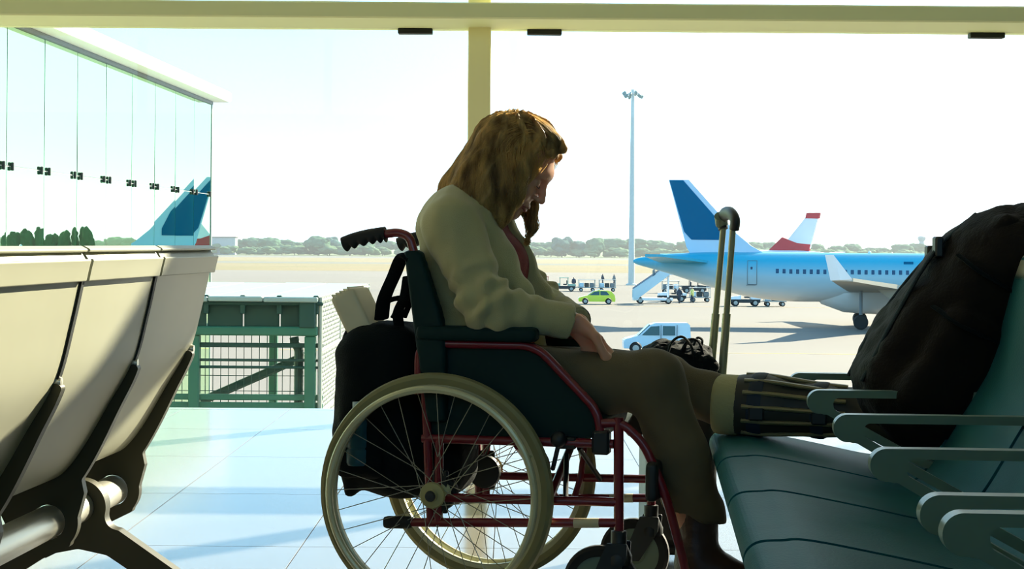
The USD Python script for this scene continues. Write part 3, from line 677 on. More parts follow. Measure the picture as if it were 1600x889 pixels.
# ------------------------------------------------------------------ green steel gantry below the window
M['gsteel'] = mat('green_steel', (44, 106, 82), .5, var=.15, scale=2.)
M['gdark'] = mat('dark_green_steel', (16, 62, 52), .5)
M['groof'] = mat('pale_roof_sheet', (146, 164, 158), .5, var=.08, scale=2.)
M['wire'] = mat('galvanised_wire', (150, 158, 148), .6)
gx, gy = at(498, 465, 18)[0], 18.
gt = thing('steel_gantry', 'green steel walkway frame with pale roof and mesh side below the window', 'gantry', (gx, gy, GZ))
R0 = at(498, 465, 18)[2] - GZ                       # roof height above the apron
def zz(v, Y=18.): return at(400, v, Y)[2] - GZ
def xx(u, v=500): return at(u, v, 18)[0] - gx
W_, D_ = -3.2, 6.0
for i in range(6): obj('roof_sheet', cbox((.525, D_ + .2, .05), (-.26 - .533 * i, D_ / 2, R0 - .02 + .004 * (i % 2)), .01), M['groof'], gt, False)
obj('eave_channel', cbox((3.3, .05, .035), (W_ / 2, -.02, R0 - .06), .008), M['gdark'], gt, False)
zl, zh = zz(511), zz(471)
for i in range(9): obj('louvre_panel', cbox((.34, .04, zh - zl), (-.2 - .355 * i, .06, (zh + zl) / 2), .008), M['gdark'], gt, False)
for i in range(9): obj('bracket', cbox((.05, .08, .18), (-.02 - .355 * i, 0., zh - .03), .006), M['gdark'], gt, False)
obj('main_beam', cbox((3.2, .12, zz(510) - zz(524)), (W_ / 2, 0, zz(517)), .012), M['gsteel'], gt, False)
for u0, u1, v0 in ((477, 494, 524), (296, 313, 524)):
    obj('post', [cbox((xx(u1) - xx(u0), .12, zz(v0)), ((xx(u0) + xx(u1)) / 2, .02, zz(v0) / 2), .012)], M['gsteel'], gt, False)
    obj('post', [cbox((xx(u1) - xx(u0), .12, R0 - .1), ((xx(u0) + xx(u1)) / 2, D_, (R0 - .1) / 2), .012)], M['gsteel'], gt, False)
obj('corner_post', cbox((.16, .14, zz(468) - zz(512)), (-.10, .0, zz(490)), .012), M['gdark'], gt, False)
for v, th, m in ((539.5, 7, 'gdark'), (563, 4, 'gdark'), (574, 4, 'gdark'), (621, 9, 'gsteel'), (634, 10, 'gsteel')):
    obj('rail', cbox((3.25, .05, th / F * 18), (W_ / 2 + .02, .03, zz(v)), .006), M[m], gt, False)
obj('down_pipe', tube(bend([(xx(458), .1, zz(527)), (xx(460), .1, zz(536)), (xx(466), .1, zz(546)), (xx(466), .1, zz(650))], .08), .045, 12), M['gdark'], gt)
obj('far_beam', cbox((3.2, .1, .15), (W_ / 2, D_, R0 - .2), .012), M['gsteel'], gt, False)
wires = [tube([(x, .05, 0.), (x, .05, zz(524))], .0035, 4, caps=False) for x in np.arange(-3.2, -.12, .075)] + [tube([(-3.2, .052, z), (-.12, .052, z)], .0035, 4, caps=False) for z in np.arange(zz(660), zz(524), .15)]
obj('mesh_infill', wires, M['gdark'], gt, False, kind='stuff')
obj('conveyor', [cbox((1.25, .6, .09), (0, 0, 0), .02)], M['gdark'], gt, False)
c = stage.GetPrimAtPath(str(gt.GetPath()) + '/conveyor'); UsdGeom.Xformable(c).AddTranslateOp().Set(Gf.Vec3d(-1.0, 2.6, zz(592, 20.6))); UsdGeom.Xformable(c).AddRotateYOp().Set(-24.)
# chain-link side: diagonal wires in a frame
zbot = R0 - 1.75
def sidept(y, z): return (.02, y, z)
dw = []
Hs = R0 - zbot
for sgn in (1, -1):
    for c in np.arange(-Hs, D_ + Hs, .085):
        a0, a1 = max(0, c), min(D_, c + Hs)
        if a1 - a0 < .05: continue
        z0, z1 = (zbot + a0 - c, zbot + a1 - c) if sgn > 0 else (R0 - (a0 - c), R0 - (a1 - c))
        dw.append(tube([sidept(a0, z0), sidept(a1, z1)], 0.0085, 4, caps=False))
obj('chain_link', dw, M['wire'], gt, False, kind='stuff')
for z in (R0 - .03, R0 - .52, R0 - 1.12): obj('side_rail', tube([(.02, 0, z), (.02, D_, z)], .017, 8), M['wire'], gt)
for y in (0., 2., 4., D_): obj('side_post', tube([(.02, y, 0), (.02, y, R0)], .022, 8), M['wire'], gt)
# ------------------------------------------------------------------ wheelchair (local frame: x forward, y to the far side, z up)
WO, WR = (-.1255, 4.99, 0.), -14.
_c, _s = math.cos(math.radians(WR)), math.sin(math.radians(WR))
def world(p): return np.array([WO[0] + _c * p[0] - _s * p[1], WO[1] + _s * p[0] + _c * p[1], p[2]])
M['redtube'] = mat('dark_red_enamel', (108, 13, 27), .3, extra={'coat_weight': .4})
M['tyre'] = mat('grey_olive_tyre', (128, 124, 84), .6)
M['rim'] = mat('aluminium_rim', (186, 184, 152), .35, .5)
M['pushrim'] = mat('push_rim', (196, 194, 158), .3, .3)
M['hubm'] = mat('hub_alloy', (164, 160, 112), .4, .3)
M['spoke'] = mat('spoke_steel', (150, 150, 134), .35, .6)
M['sticker'] = mat('cream_sticker', (206, 196, 158), .5)
wc = thing('wheelchair', 'red-framed manual wheelchair with cream wheels that the woman sits in', 'wheelchair', WO, WR)
for s in (-1, 1):
    yw = s * .268
    w = obj('wheel', ring([(.279, -.010), (.286, -.014), (.296, -.0165), (.305, -.012), (.3095, 0), (.305, .012), (.296, .0165), (.286, .014), (.279, .010)], 'y', 96, (0, yw, .3095)), M['tyre'], wc, 40)
    obj('rim', ring([(.266, -.007), (.270, -.010), (.281, -.0105), (.283, 0), (.281, .0105), (.270, .010), (.266, .007)], 'y', 96, (0, yw, .3095)), M['rim'], w, 40)
    obj('push_rim', tube([(.270 * math.cos(a), yw + s * .045, .3095 + .270 * math.sin(a)) for a in np.arange(96) / 96 * 2 * np.pi], .0095, 10, closed=True), M['pushrim'], w)
    for k in range(6):
        a = k * math.pi / 3 + .4
        obj('rim_tab', seg((.272 * math.cos(a), yw + s * .008, .3095 + .272 * math.sin(a)), (.270 * math.cos(a), yw + s * .042, .3095 + .270 * math.sin(a)), .004, 6), M['pushrim'], w)
    obj('hub', lathe([(0, -.042), (.012, -.042), (.016, -.038), (.016, -.033), (.031, -.032), (.034, -.027), (.020, -.022), (.018, 0), (.020, .022), (.034, .027), (.031, .032), (.016, .034), (0, .036)], 'y', 28, (0, yw, .3095)), M['hubm'], w, 30)
    obj('hub_cap', lathe([(0, -.008), (.011, -.007), (.014, .0), (.011, .007), (0, .008)], 'y', 20, (0, yw + s * .048, .3095)), M['trim'], w)
    for k in range(32):
        a = k / 32 * 2 * math.pi; q = (k % 4) // 2 * 2 - 1; side = 1 if k % 2 else -1
        a2 = a + q * 1.05
        obj('spoke', seg((.029 * math.cos(a2), yw + side * .028, .3095 + .029 * math.sin(a2)), (.268 * math.cos(a), yw, .3095 + .268 * math.sin(a)), .0012, 5), M['spoke'], w)
    obj('brake_drum', lathe([(0, -.012), (.045, -.012), (.048, 0), (.045, .012), (0, .012)], 'y', 28, (0, s * .222, .3095)), M['black'], w)
for s in (-1, 1):
    y = s * .238
    def T(p): return [(a, y, b) for a, b in p]
    r = .0115
    obj('back_post', tube(bend(T([(-.02, .235), (-.045, .70), (-.068, .915), (-.084, .966), (-.115, .976), (-.16, .970)]), .035), r, 14), M['redtube'], wc)
    g = spline(T([(-.148, .972), (-.17, .969), (-.20, .964), (-.235, .955), (-.262, .945)]), 10)
    gr = tube(g, .0185, 16); cl_ = np.repeat(np.arange(len(g)), 16); vv_ = gr.vertices; low = (vv_[:len(cl_), 2] < g[cl_, 2] - .004); vv_[:len(cl_), 2] -= .0042 * low * np.cos(cl_ * .82); gr.vertices = vv_
    obj('hand_grip', [gr, ], M['rubber'], wc)
    obj('arm_frame', tube(bend(T([(-.056, .56), (-.056, .691), (.252, .692), (.415, .53), (.424, .44)]), .045, 9), r, 14), M['redtube'], wc)
    p = rb = None
    obj('armrest_pad', nets(lambda P: rbox(P, (.10, y, .719), (.158, .031, .019), .014), (-.07, y - .045, .69), (.27, y + .045, .75), .0055), M['darkvinyl'], wc, 40)
    gp = Polygon([(-.05, .678), (.248, .680), (.400, .525), (.408, .468), (-.04, .455)]).buffer(.006)
    obj('side_guard', extr(gp, .006, 'xz', s * .226 - .003), M['darkvinyl'], wc, 20)
    for q0, q1, nm in (((-.045, .447), (.455, .449), 'seat_rail'), ((-.01, .296), (.470, .304), 'lower_tube'), ((-.09, .229), (.470, .252), 'base_tube')):
        obj(nm, tube(T([q0, q1]), r, 14), M['redtube'], wc)
    obj('tipping_tip', tube(spline(T([(-.145, .227), (-.12, .228), (-.085, .229), (-.072, .230)]), 3), [.0135, .016, .016, .016, .016, .016, .016, .016, .014, .014], 14), M['rubber'], wc)
    obj('frame_label', tube(T([(.355, .2465), (.420, .2497)]), .0122, 16), M['sticker'], wc)
    obj('axle_post', tube(T([(.0, .235), (.0, .45)]), r, 14), M['redtube'], wc)
    obj('axle_plate', cbox((.05, .012, .11), (.0, s * .238, .312), .004), M['black'], wc, False)
    obj('front_post', tube(T([(.467, .515), (.470, .195)]), .0125, 14), M['redtube'], wc)
    hg = obj('footrest_hanger', tube(bend(T([(.425, .500), (.475, .503), (.53, .455), (.585, .335), (.635, .16), (.648, .07)]), .06, 8), r, 14), M['redtube'], wc)
    obj('footplate', cbox((.17, .15, .014), (.715, s * .150, .060), .006), M['black'], hg, False)
    obj('calf_pad', nets(lambda P: rbox(P, (.555, s * .20, .36), (.016, .07, .05), .012), (.52, s * .2 - .09, .29), (.59, s * .2 + .09, .43), .008), M['black'], hg, 40)
    obj('clamp_block', cbox((.045, .036, .06), (.424, y, .452), .006), M['black'], wc, False)
    # castor
    cx, cz = .425, .098
    f = obj('castor_fork', [extr(Polygon([(.447, .20), (.492, .20), (.490, .165), (.440, .085), (.412, .085), (.412, .115)]).buffer(.004), .007, 'xz', y + o - .0035) for o in (-.027, .027)] + [lathe([(0, .15), (.034, .15), (.034, .17), (.02, .2), (.02, .232), (0, .236)], 'z', 18, (.470, y, 0))], M['black'], wc, 30)
    obj('castor_wheel', ring([(.070, -.014), (.088, -.017), (.096, -.010), (.0975, 0), (.096, .010), (.088, .017), (.070, .014)], 'y', 40, (cx, y, cz)), M['rubber'], f, 40)
    obj('castor_core', lathe([(0, -.014), (.02, -.016), (.03, -.006), (.072, -.008), (.072, .008), (.03, .006), (.02, .016), (0, .014)], 'y', 28, (cx, y, cz)), M['alu'], f, 30)
    # parking brake: knob, lever, shoe
    b = obj('brake_lever', [seg((.318, y - s * .012 + s * .024, .452), (.305, y + s * .018, .39), .006, 8), cbox((.05, .02, .03), (.335, y, .448), .004), seg((.305, y + s * .018, .39), (.306, s * .268, .385), .006, 8)], M['black'], wc)
    obj('brake_knob', trimesh.creation.icosphere(2, .021).apply_translation((.318, y + s * .018, .458)), M['black'], b)
    # cross brace
    obj('cross_brace', tube([(.235 + .03 * s, s * .225, .435), (.235 + .03 * s, -s * .225, .245)], .011, 12), M['redtube'], wc)
    obj('brace_link', tube([(.33, s * .225, .30), (.30, s * .08, .40)], .007, 8), M['black'], wc)
    obj('rear_brace', tube(bend([(.245, s * .238, .447), (.285, s * .23, .40), (.275, s * .22, .30), (.262, s * .2, .25)], .03), .009, 10), M['redtube'], wc)
back = SEATB = np.array([(-.012, .50), (-.03, .62), (-.052, .74), (-.066, .85), (-.078, .925)])
def backsling(P):
    z = P[:, 2]; xc = np.interp(z, back[:, 1], back[:, 0]) - .018 + .03 * (P[:, 1] / .23) ** 2 - .012
    d = np.abs(P[:, 0] - xc) - (.017 + .012 * np.clip((.80 - z) / .3, 0, 1))
    xl = np.interp(z, [.50, .70, .93], [-.03, -.062, -.096]); xr = np.interp(z, [.50, .70, .77, .935], [.02, .018, .006, -.052])
    wing = smax(smax(xl - P[:, 0], P[:, 0] - xr, .012), np.abs(np.abs(P[:, 1]) - .236) - .021, .012)
    return smax(smin(np.maximum(d, np.abs(P[:, 1]) - .235), wing, k=.015), np.maximum(z - .93, .49 - z), .008)
obj('back_sling', nets(backsling, (-.16, -.28, .46), (.06, .28, .95), .008), M['darkvinyl'], wc, 50)
obj('seat_cushion', nets(lambda P: rbox(P, (.20, 0, .487), (.225, .208, .030), .022), (-.05, -.24, .44), (.46, .24, .54), .01), M['darkvinyl'], wc, 50)
obj('drum_brake_cable', [tube(spline([(.0, s * .215, .35), (.03, s * .21, .40), (.10, s * .21, .43), (-.03, s * .2, .50), (-.07, s * .22, .8)], 6), .003, 6) for s in (1,)], M['black'], wc)
obj('cross_rail', tube([(.03, -.238, .447), (.03, .238, .447)], .009, 10), M['redtube'], wc)

# backpack hung on the push handles, with a magazine and a bottle in it
def bag(P):
    d = rbox(P, (-.205, 0, .55), (.115, .165, .185), .085)
    d = smin(d, rbox(P, (-.225, 0, .43), (.075, .15, .14), .06), rbox(P, (-.095, .0, .365), (.115, .15, .095), .07), k=.07)
    d = smin(d, rbox(P, (-.292, 0, .545), (.035, .115, .13), .03), k=.03)
    return smin(d, cap(P, (-.285, -.10, .44), (-.283, -.11, .285), .030, .020), k=.03)
bm = wrinkle(smooth_mesh(nets(bag, (-.36, -.21, .22), (.06, .21, .80), .011)), .010, 9, 4)
bp = thing('backpack', 'black backpack hanging from the wheelchair push handles', 'backpack', WO, WR)
obj('body', bm, M['blackcloth'], bp, True)
for s in (-1, 1):
    obj('shoulder_strap', tube(spline([(-.075, s * .245, .905), (-.105, s * .225, .915), (-.145, s * .17, .865), (-.195, s * .10, .80), (-.215, s * .06, .745)], 8), .021, 10, flat=(1., .35)), M['blackcloth'], bp)
    obj('lower_strap', tube(spline([(-.088, s * .235, .86), (-.11, s * .19, .81), (-.15, s * .12, .765), (-.155, s * .09, .72)], 8), .014, 10, flat=(1., .4)), M['blackcloth'], bp)
obj('grab_loop', tube(spline([(-.215, -.045, .745), (-.205, -.035, .79), (-.17, 0, .80), (-.165, .035, .79), (-.185, .045, .745)], 8), .010, 8, flat=(1., .5)), M['blackcloth'], bp)
obj('zip', tube(spline([(-.31, -.10, .50), (-.318, -.11, .62), (-.30, -.08, .72), (-.30, .08, .72), (-.318, .11, .62)], 8), .005, 6), M['rubber'], bp)
obj('side_pocket', wrinkle(nets(lambda P: rbox(P, (-.235, -.168, .405), (.065, .028, .075), .022), (-.32, -.21, .31), (-.16, -.13, .50), .008), .004, 30, 2), M['blackcloth'], bp, True)
M['paper'] = mat('newsprint_cream', (226, 214, 178), .8, var=.06, scale=20)
def mag(P):
    R = np.array([[.89, 0, .456], [0, 1, 0], [-.456, 0, .89]])
    return rbox(P, (-.286, -.03, .752), (.036, .07, .070), .010, R)
mz = thing('magazine', 'folded cream newspaper sticking out of the hanging backpack', 'newspaper', WO, WR)
obj('folded_pages', nets(mag, (-.40, -.12, .65), (-.18, .06, .87), .006), M['paper'], mz, 40)
for k in range(5):
    o = -.026 + .012 * k; c = np.array([-.286, -.03, .752]) + np.array([.89, 0, .456]) * o + np.array([-.456, 0, .89]) * .068
    b = cbox((.003, .134, .016), (0, 0, 0), .0008); b.apply_transform(trimesh.transformations.rotation_matrix(-math.radians(27), [0, 1, 0])); b.apply_translation(c); obj('page_edge', b, M['sticker'], mz, False)
M['bottle'] = mat('blue_green_plastic', (52, 112, 128), .2, extra={'transmission_weight': .5, 'ior': 1.35})
bt = thing('water_bottle', 'blue-green plastic water bottle in the side pocket behind the spokes', 'bottle', tuple(world((-.238, -.185, .365))), WR)
obj('body', lathe([(0, 0), (.026, 0), (.030, .008), (.030, .04), (.027, .045), (.030, .05), (.030, .10), (.022, .128), (.012, .142), (.012, .150), (0, .150)], 'z', 24), M['bottle'], bt)
obj('cap', lathe([(0, .148), (.014, .148), (.014, .166), (0, .167)], 'z', 18), M['vanpaint'], bt)

# wheeled suitcase with its handle up, and a holdall on top of it
sc = thing('suitcase', 'dark upright suitcase with telescopic handle pulled out, behind the woman\'s knees', 'suitcase', (0, 0, 0))
M['caseshell'] = mat('dark_case', (7, 11, 11), .4, bump=.1, bscale=40)
obj('case_body', nets(lambda P: rbox(P, (.505, 5.63, .285), (.105, .185, .235), .04), (.38, 5.41, .03), (.63, 5.83, .54), .012), M['caseshell'], sc, 50)
for y in (5.50, 5.74):
    for x in (.43, .58): obj('castor', lathe([(0, -.012), (.018, -.012), (.024, -.006), (.024, .006), (.018, .012), (0, .012)], 'y', 16, (x, y, .024)), M['rubber'], sc)
    obj('wheel_housing', cbox((.19, .04, .03), (.505, y, .047), .008), M['black'], sc, False)
M['polebeige'] = mat('satin_handle_pole', (140, 142, 112), .35, .4)
tops = []
for Y_, ut, ub in ((5.50, 1145.6, 1128.), (5.68, 1130.5, 1109.5)):
    a, b, m_ = at(ub, 600, Y_), at(ut, 356, Y_), None
    m_ = a + (b - a) * .45; tops.append(b)
    obj('handle_pole', tube([m_ - (b - a) * .02, b], .0095, 14), M['polebeige'], sc)
    obj('handle_sleeve', tube([a + (a - b) * .1, m_], .0125, 14), M['polebeige'], sc)
a, b = tops[0], tops[1]; d = (b - a) / np.linalg.norm(b - a)
grip = spline([a + (.004, .0, -.004), a + (.006, -.005, .022), a - d * -.03 + (.002, 0, .040), (a + b) / 2 + (0, 0, .044), b - d * .03 + (-.002, 0, .040), b + (-.004, .005, .022), b + (0, 0, -.004)], 8)
obj('grip', tube(grip, .0165, 14, flat=(1.25, .9)), M['black'], sc)
obj('grip_cap', tube([b + (-.004, .004, .012) + d * 0, b + (-.010, -.02, .036)], .020, 14), M['alu'], sc)
hb = thing('holdall', 'black crumpled holdall with straps lying on the suitcase', 'bag', (0, 0, 0))
def hold(P):
    d = rbox(P, (.50, 5.62, .585), (.105, .19, .055), .05)
    return smin(d, ell(P, (.455, 5.55, .625), (.06, .08, .035)), ell(P, (.54, 5.6, .62), (.05, .09, .04)), k=.03)
obj('body', wrinkle(smooth_mesh(nets(hold, (.36, 5.38, .51), (.64, 5.84, .70), .009), 3), .022, 22, 5), M['blackcloth'], hb, True)
for i, q in enumerate([[(1042, 560), (1050, 535), (1066, 526), (1080, 540), (1085, 560)], [(1060, 560), (1075, 532), (1092, 534), (1100, 556), (1108, 575)], [(1078, 548), (1096, 546), (1112, 560), (1122, 580), (1126, 600)], [(1025, 556), (1030, 540), (1044, 540), (1052, 556)], [(1084, 540), (1090, 528), (1098, 532), (1094, 546)], [(1088, 560), (1102, 570), (1110, 584), (1114, 600)]]):
    obj('strap', tube(spline([at(u, v, 5.44 + .02 * i) for u, v in q], 6), .0075, 8, flat=(1.2, .5)), M['blackcloth'], hb)
obj('tassel', [tube(spline([at(1070 + 7 * k, 548, 5.47), at(1073 + 7 * k, 534 - (k % 3) * 3, 5.46), at(1078 + 7 * k, 530, 5.45)], 4), .004, 6) for k in range(1)], M['blackcloth'], hb)

# big rucksack on the far seat
BL = math.radians(34)
UX = np.array([math.sin(BL), 0, math.cos(BL)]); VX = np.array([math.cos(BL), 0, -math.sin(BL)])
RB_ = np.array([VX, [0, 1, 0], UX]); BC = np.array([1.112, 4.60, .752])
def ruck(P):
    q = (P - BC) @ RB_.T; q[:, 1] += .35 * np.maximum(q[:, 2] + .05, 0)
    d = rbox(q, (.015, 0, -.02), (.120, .20, .300), .085)
    d = smin(d, ell(q, (.035, 0, .262), (.115, .19, .085)), rbox(q, (-.095, .0, -.11), (.06, .15, .15), .05), ell(q, (-.085, 0, .10), (.085, .17, .17)), k=.05)
    for s in (-1, 1): d = smin(d, rbox(q, (0, s * .20, -.12), (.085, .045, .14), .04), k=.03)
    return d
rk = thing('rucksack', 'huge dark brown rucksack leaning on the far seat of the right bench', 'rucksack', (0, 0, 0))
M['ruck'] = mat('dark_brown_canvas', (26, 19, 10), .85, var=.4, scale=6, bump=.35, bscale=130, spec=.2)
rm = wrinkle(wrinkle(smooth_mesh(nets(ruck, (.70, 4.22, .40), (1.46, 4.91, 1.18), .013)), .022, 6.5, 8), .006, 24, 3)
rm.vertices[:, 2] = np.maximum(rm.vertices[:, 2], .400)
obj('body', rm, M['ruck'], rk, True)
def q2w(q):
    p = (BC + q[0] * VX + np.array([0, q[1], 0]) + q[2] * UX)[None]
    for _ in range(6):
        s_ = ruck(p); g = np.stack([ruck(p + np.eye(3)[k] * .01) - ruck(p - np.eye(3)[k] * .01) for k in range(3)], 1); g /= np.linalg.norm(g) + 1e-9
        p = p - g * (s_ - .006)[:, None]
    return p[0]
def lidf(P):
    q = (P - BC) @ RB_.T; q[:, 1] += .35 * np.maximum(q[:, 2] + .05, 0); return smin(ell(q, (.035, 0, .280), (.128, .195, .070)), rbox(q, (-.095, 0, .205), (.028, .15, .06), .025), k=.04)
obj('lid', wrinkle(nets(lidf, (.9, 4.22, .85), (1.47, 4.82, 1.20), .012), .012, 12, 6), M['ruck'], rk, True)
for s in (-.09, .09):
    obj('compression_strap', tube(spline([q2w(p) for p in [(-.145, s, .24), (-.185, s, .10), (-.190, s, -.1), (-.15, s, -.26)]], 6), .013, 8, flat=(1.2, .35)), M['blackcloth'], rk)
    b = cbox((.02, .04, .05), q2w((-.178, s, .12)), .004); obj('buckle', b, M['black'], rk, False)
for zq in (-.02, .12): obj('side_strap', tube(spline([q2w(p) for p in [(-.13, -.19, zq), (-.05, -.255 if zq < 0 else -.215, zq), (.07, -.24 if zq < 0 else -.21, zq + .02)]], 6), .011, 8, flat=(1., .35)), M['blackcloth'], rk)
# ------------------------------------------------------------------ the woman in the wheelchair (same local frame)
M['skin'] = mat('skin_tone', (196, 142, 112), .5, extra={'subsurface_weight': .15, 'subsurface_radius': (.012, .004, .002), 'subsurface_scale': 1.})
M['lipc'] = mat('lip_tone', (160, 84, 76), .45)
M['knit'] = mat('beige_knit', (174, 166, 120), .9, var=.04, scale=40, bump=.25, bscale=420, sheen=.25)
M['redtop'] = mat('dark_red_jersey', (122, 26, 26), .8, bump=.2, bscale=200)
M['chino'] = mat('olive_brown_trousers', (96, 84, 58), .85, var=.08, scale=20, bump=.2, bscale=380)
M['hair'] = mat('blond_hair', (236, 196, 122), .42, c2=(116, 86, 44), scale=9, transl=.5, stretch=(3.5, 3.5, .7))
M['shoe'] = mat('dark_brown_leather', (58, 34, 22), .45, bump=.15, bscale=90)
M['sole'] = mat('shoe_sole', (28, 22, 18), .7)
M['bootcuff'] = mat('boot_liner_foam', (168, 160, 112), .85, bump=.2, bscale=120)
M['bootshell'] = mat('boot_shell', (40, 38, 28), .55)
M['bootstrut'] = mat('boot_strut', (128, 120, 84), .5)
M['strap'] = mat('navy_strap', (16, 34, 50), .7)
wm = thing('person', 'blond woman in beige cardigan seated in the wheelchair, head bowed, one leg in a boot', 'person', WO, WR)
# head frame: forward, left, up
HF, HL, HU = np.array([.788, 0, -.616]), np.array([0, 1., 0]), np.array([.616, 0, .788])
HC = np.array([.1355, 0., 1.154]); HR = np.array([HF, HL, HU])
def h2l(q): return HC + q[0] * HF + q[1] * HL + q[2] * HU
def head(P):
    q = (P - HC) @ HR.T
    d = ell(q, (-.008, 0, .030), (.098, .077, .092))
    d = smin(d, ell(q, (.034, 0, -.042), (.058, .056, .074)), k=.03)
    d = smin(d, cap(q, (.070, -.010, -.100), (.070, .010, -.100), .019), ell(q, (.076, 0, .034), (.022, .052, .022)), k=.02)
    for s in (-1, 1):
        d = smin(d, ell(q, (.058, s * .043, -.028), (.032, .024, .032)), cap(q, (.02, s * .055, -.06), (.062, s * .02, -.096), .022, .018), k=.02)
        d = smax(d, -ell(q, (.097, s * .031, .008), (.016, .022, .013)), .012)
        d = smin(d, ell(q, (.078, s * .032, .006), (.0135, .0165, .0125)), k=.004)
        d = smin(d, smax(ell(q, (-.006, s * .078, .0), (.028, .010, .034)), -ell(q, (.0, s * .086, .002), (.016, .007, .022)), .004), k=.006)
    d = smin(d, chain(q, [(.090, 0, .018), (.105, 0, -.010), (.1145, 0, -.026)], [.0080, .0085, .0098], .008), k=.010)
    for s in (-1, 1): d = smin(d, ell(q, (.103, s * .0105, -.030), (.011, .007, .007)), k=.006)
    d = smin(d, ell(q, (.0905, 0, -.060), (.010, .022, .0065)), ell(q, (.0885, 0, -.073), (.010, .020, .0075)), k=.006)
    return d
def arm_pts(s):
    if s < 0: return [(.014, -.192, .998), (.125, -.243, .787), (.332, -.160, .748)]
    return [(.005, .185, 1.005), (.140, .225, .790), (.300, .065, .735)]
HANDS = {}
def hand(P, s):
    W_ = np.array(arm_pts(s)[2])
    if s < 0: D, S, N = np.array([.60, .40, -.69]), np.array([.76, -.50, .37]), np.array([.0, .55, -.83])
    else: D, S, N = np.array([.72, -.28, -.64]), np.array([.30, .93, -.07]), np.array([.60, -.05, -.80])
    D = D / np.linalg.norm(D); S = S - D * (S @ D); S /= np.linalg.norm(S); N = np.cross(D, S) if (np.cross(D, S) @ N) > 0 else -np.cross(D, S)
    Kc = W_ + D * .075
    d = smin(*[cap(P, W_ + S * o * .7, Kc + S * o, .0165, .0125) for o in (.024, .008, -.008, -.022)], k=.014)
    for i, (o, L) in enumerate(((.028, .9), (.0095, 1.), (-.009, .93), (-.026, .75))):
        b = Kc + S * o; th = [.30 + .04 * i, .75, 1.15]; pts = [b]
        for a, l in zip(th, (.042, .027, .020)): pts.append(pts[-1] + L * l * (D * math.cos(a) + N * math.sin(a) + S * .10 * (1.5 - i) * .3))
        d = smin(d, chain(P, pts, [.0092, .0086, .0080, .0072], .004), k=.0035)
    t0 = W_ + D * .022 + S * .018; t1 = t0 + D * .035 + S * .022 + N * .018; t2 = t1 + D * .03 + N * .016
    return smin(d, chain(P, [t0, t1, t2, t2 + D * .022 + N * .006], [.0155, .0125, .0100, .0085], .006), k=.012)
def torso(P, g=0.):
    d = None
    for s in (-1, 1):
        e = chain(P, [(.075, s * .075, .59), (.055, s * .058, .72), (.030, s * .072, .88), (-.002, s * .095, .985)], [.120 + g, .105 + g, .106 + g, .086 + g], .04)
        d = e if d is None else smin(d, e, k=.07)
        d = smin(d, cap(P, (.008, s * .16, 1.012), (.035, 0, 1.050), .062 + g, .058 + g), k=.05)
        d = smin(d, ell(P, (.082, s * .072, .895), (.072 + g, .068 + g, .072 + g)), k=.03)
    return d
LEGS = {-1: [(.06, -.095, .575), (.535, -.125, .602), (.648, -.125, .215)], 1: [(.06, .095, .575), (.50, .105, .585), (.70, .10, .530)]}
def body(P):
    d = smin(torso(P, -.016), cap(P, (.045, 0, 1.05), (.095, 0, 1.10), .056, .054), k=.04)
    d = smin(d, head(P), k=.02)
    for s in (-1, 1):
        d = smin(d, chain(P, arm_pts(s), [.050, .038, .027], .03), k=.04)
        d = np.minimum(d, hand(P, s))
        d = smin(d, chain(P, LEGS[s], [.085, .052, .040], .03), k=.05)
    d = smin(d, cap(P, LEGS[1][2], (1.04, .10, .495), .040, .036), cap(P, (.655, -.125, .17), (.655, -.125, .13), .036), k=.02)
    return smin(d, cap(P, (.66, -.125, .115), (.79, -.13, .095), .032, .026), cap(P, (1.06, .09, .485), (1.15, -.02, .50), .032, .024), k=.03)
bmesh = nets(body, (-.2, -.36, .05), (1.22, .36, 1.30), .0047)
obj('body', smooth_mesh(bmesh, 1), M['skin'], wm, True)
for s in (-1, 1):
    obj('eyebrow', tube([h2l((.0955, s * .012, .029)), h2l((.093, s * .028, .034)), h2l((.080, s * .046, .030))], [.003, .0035, .0015], 6), M['hair'], wm)
    obj('eyelash', tube([h2l((.0905, s * .020, .002)), h2l((.094, s * .030, -.001)), h2l((.089, s * .043, .001))], .0014, 5), M['trim'], wm)
obj('lips', [tube(spline([h2l((.087, -.021, -.066)), h2l((.095, -.010, -.061)), h2l((.0975, 0, -.063)), h2l((.095, .010, -.061)), h2l((.087, .021, -.066))], 4), .0038, 8), tube(spline([h2l((.086, -.019, -.068)), h2l((.0935, -.009, -.073)), h2l((.095, 0, -.074)), h2l((.0935, .009, -.073)), h2l((.086, .019, -.068))], 4), .0045, 8)], M['lipc'], wm)
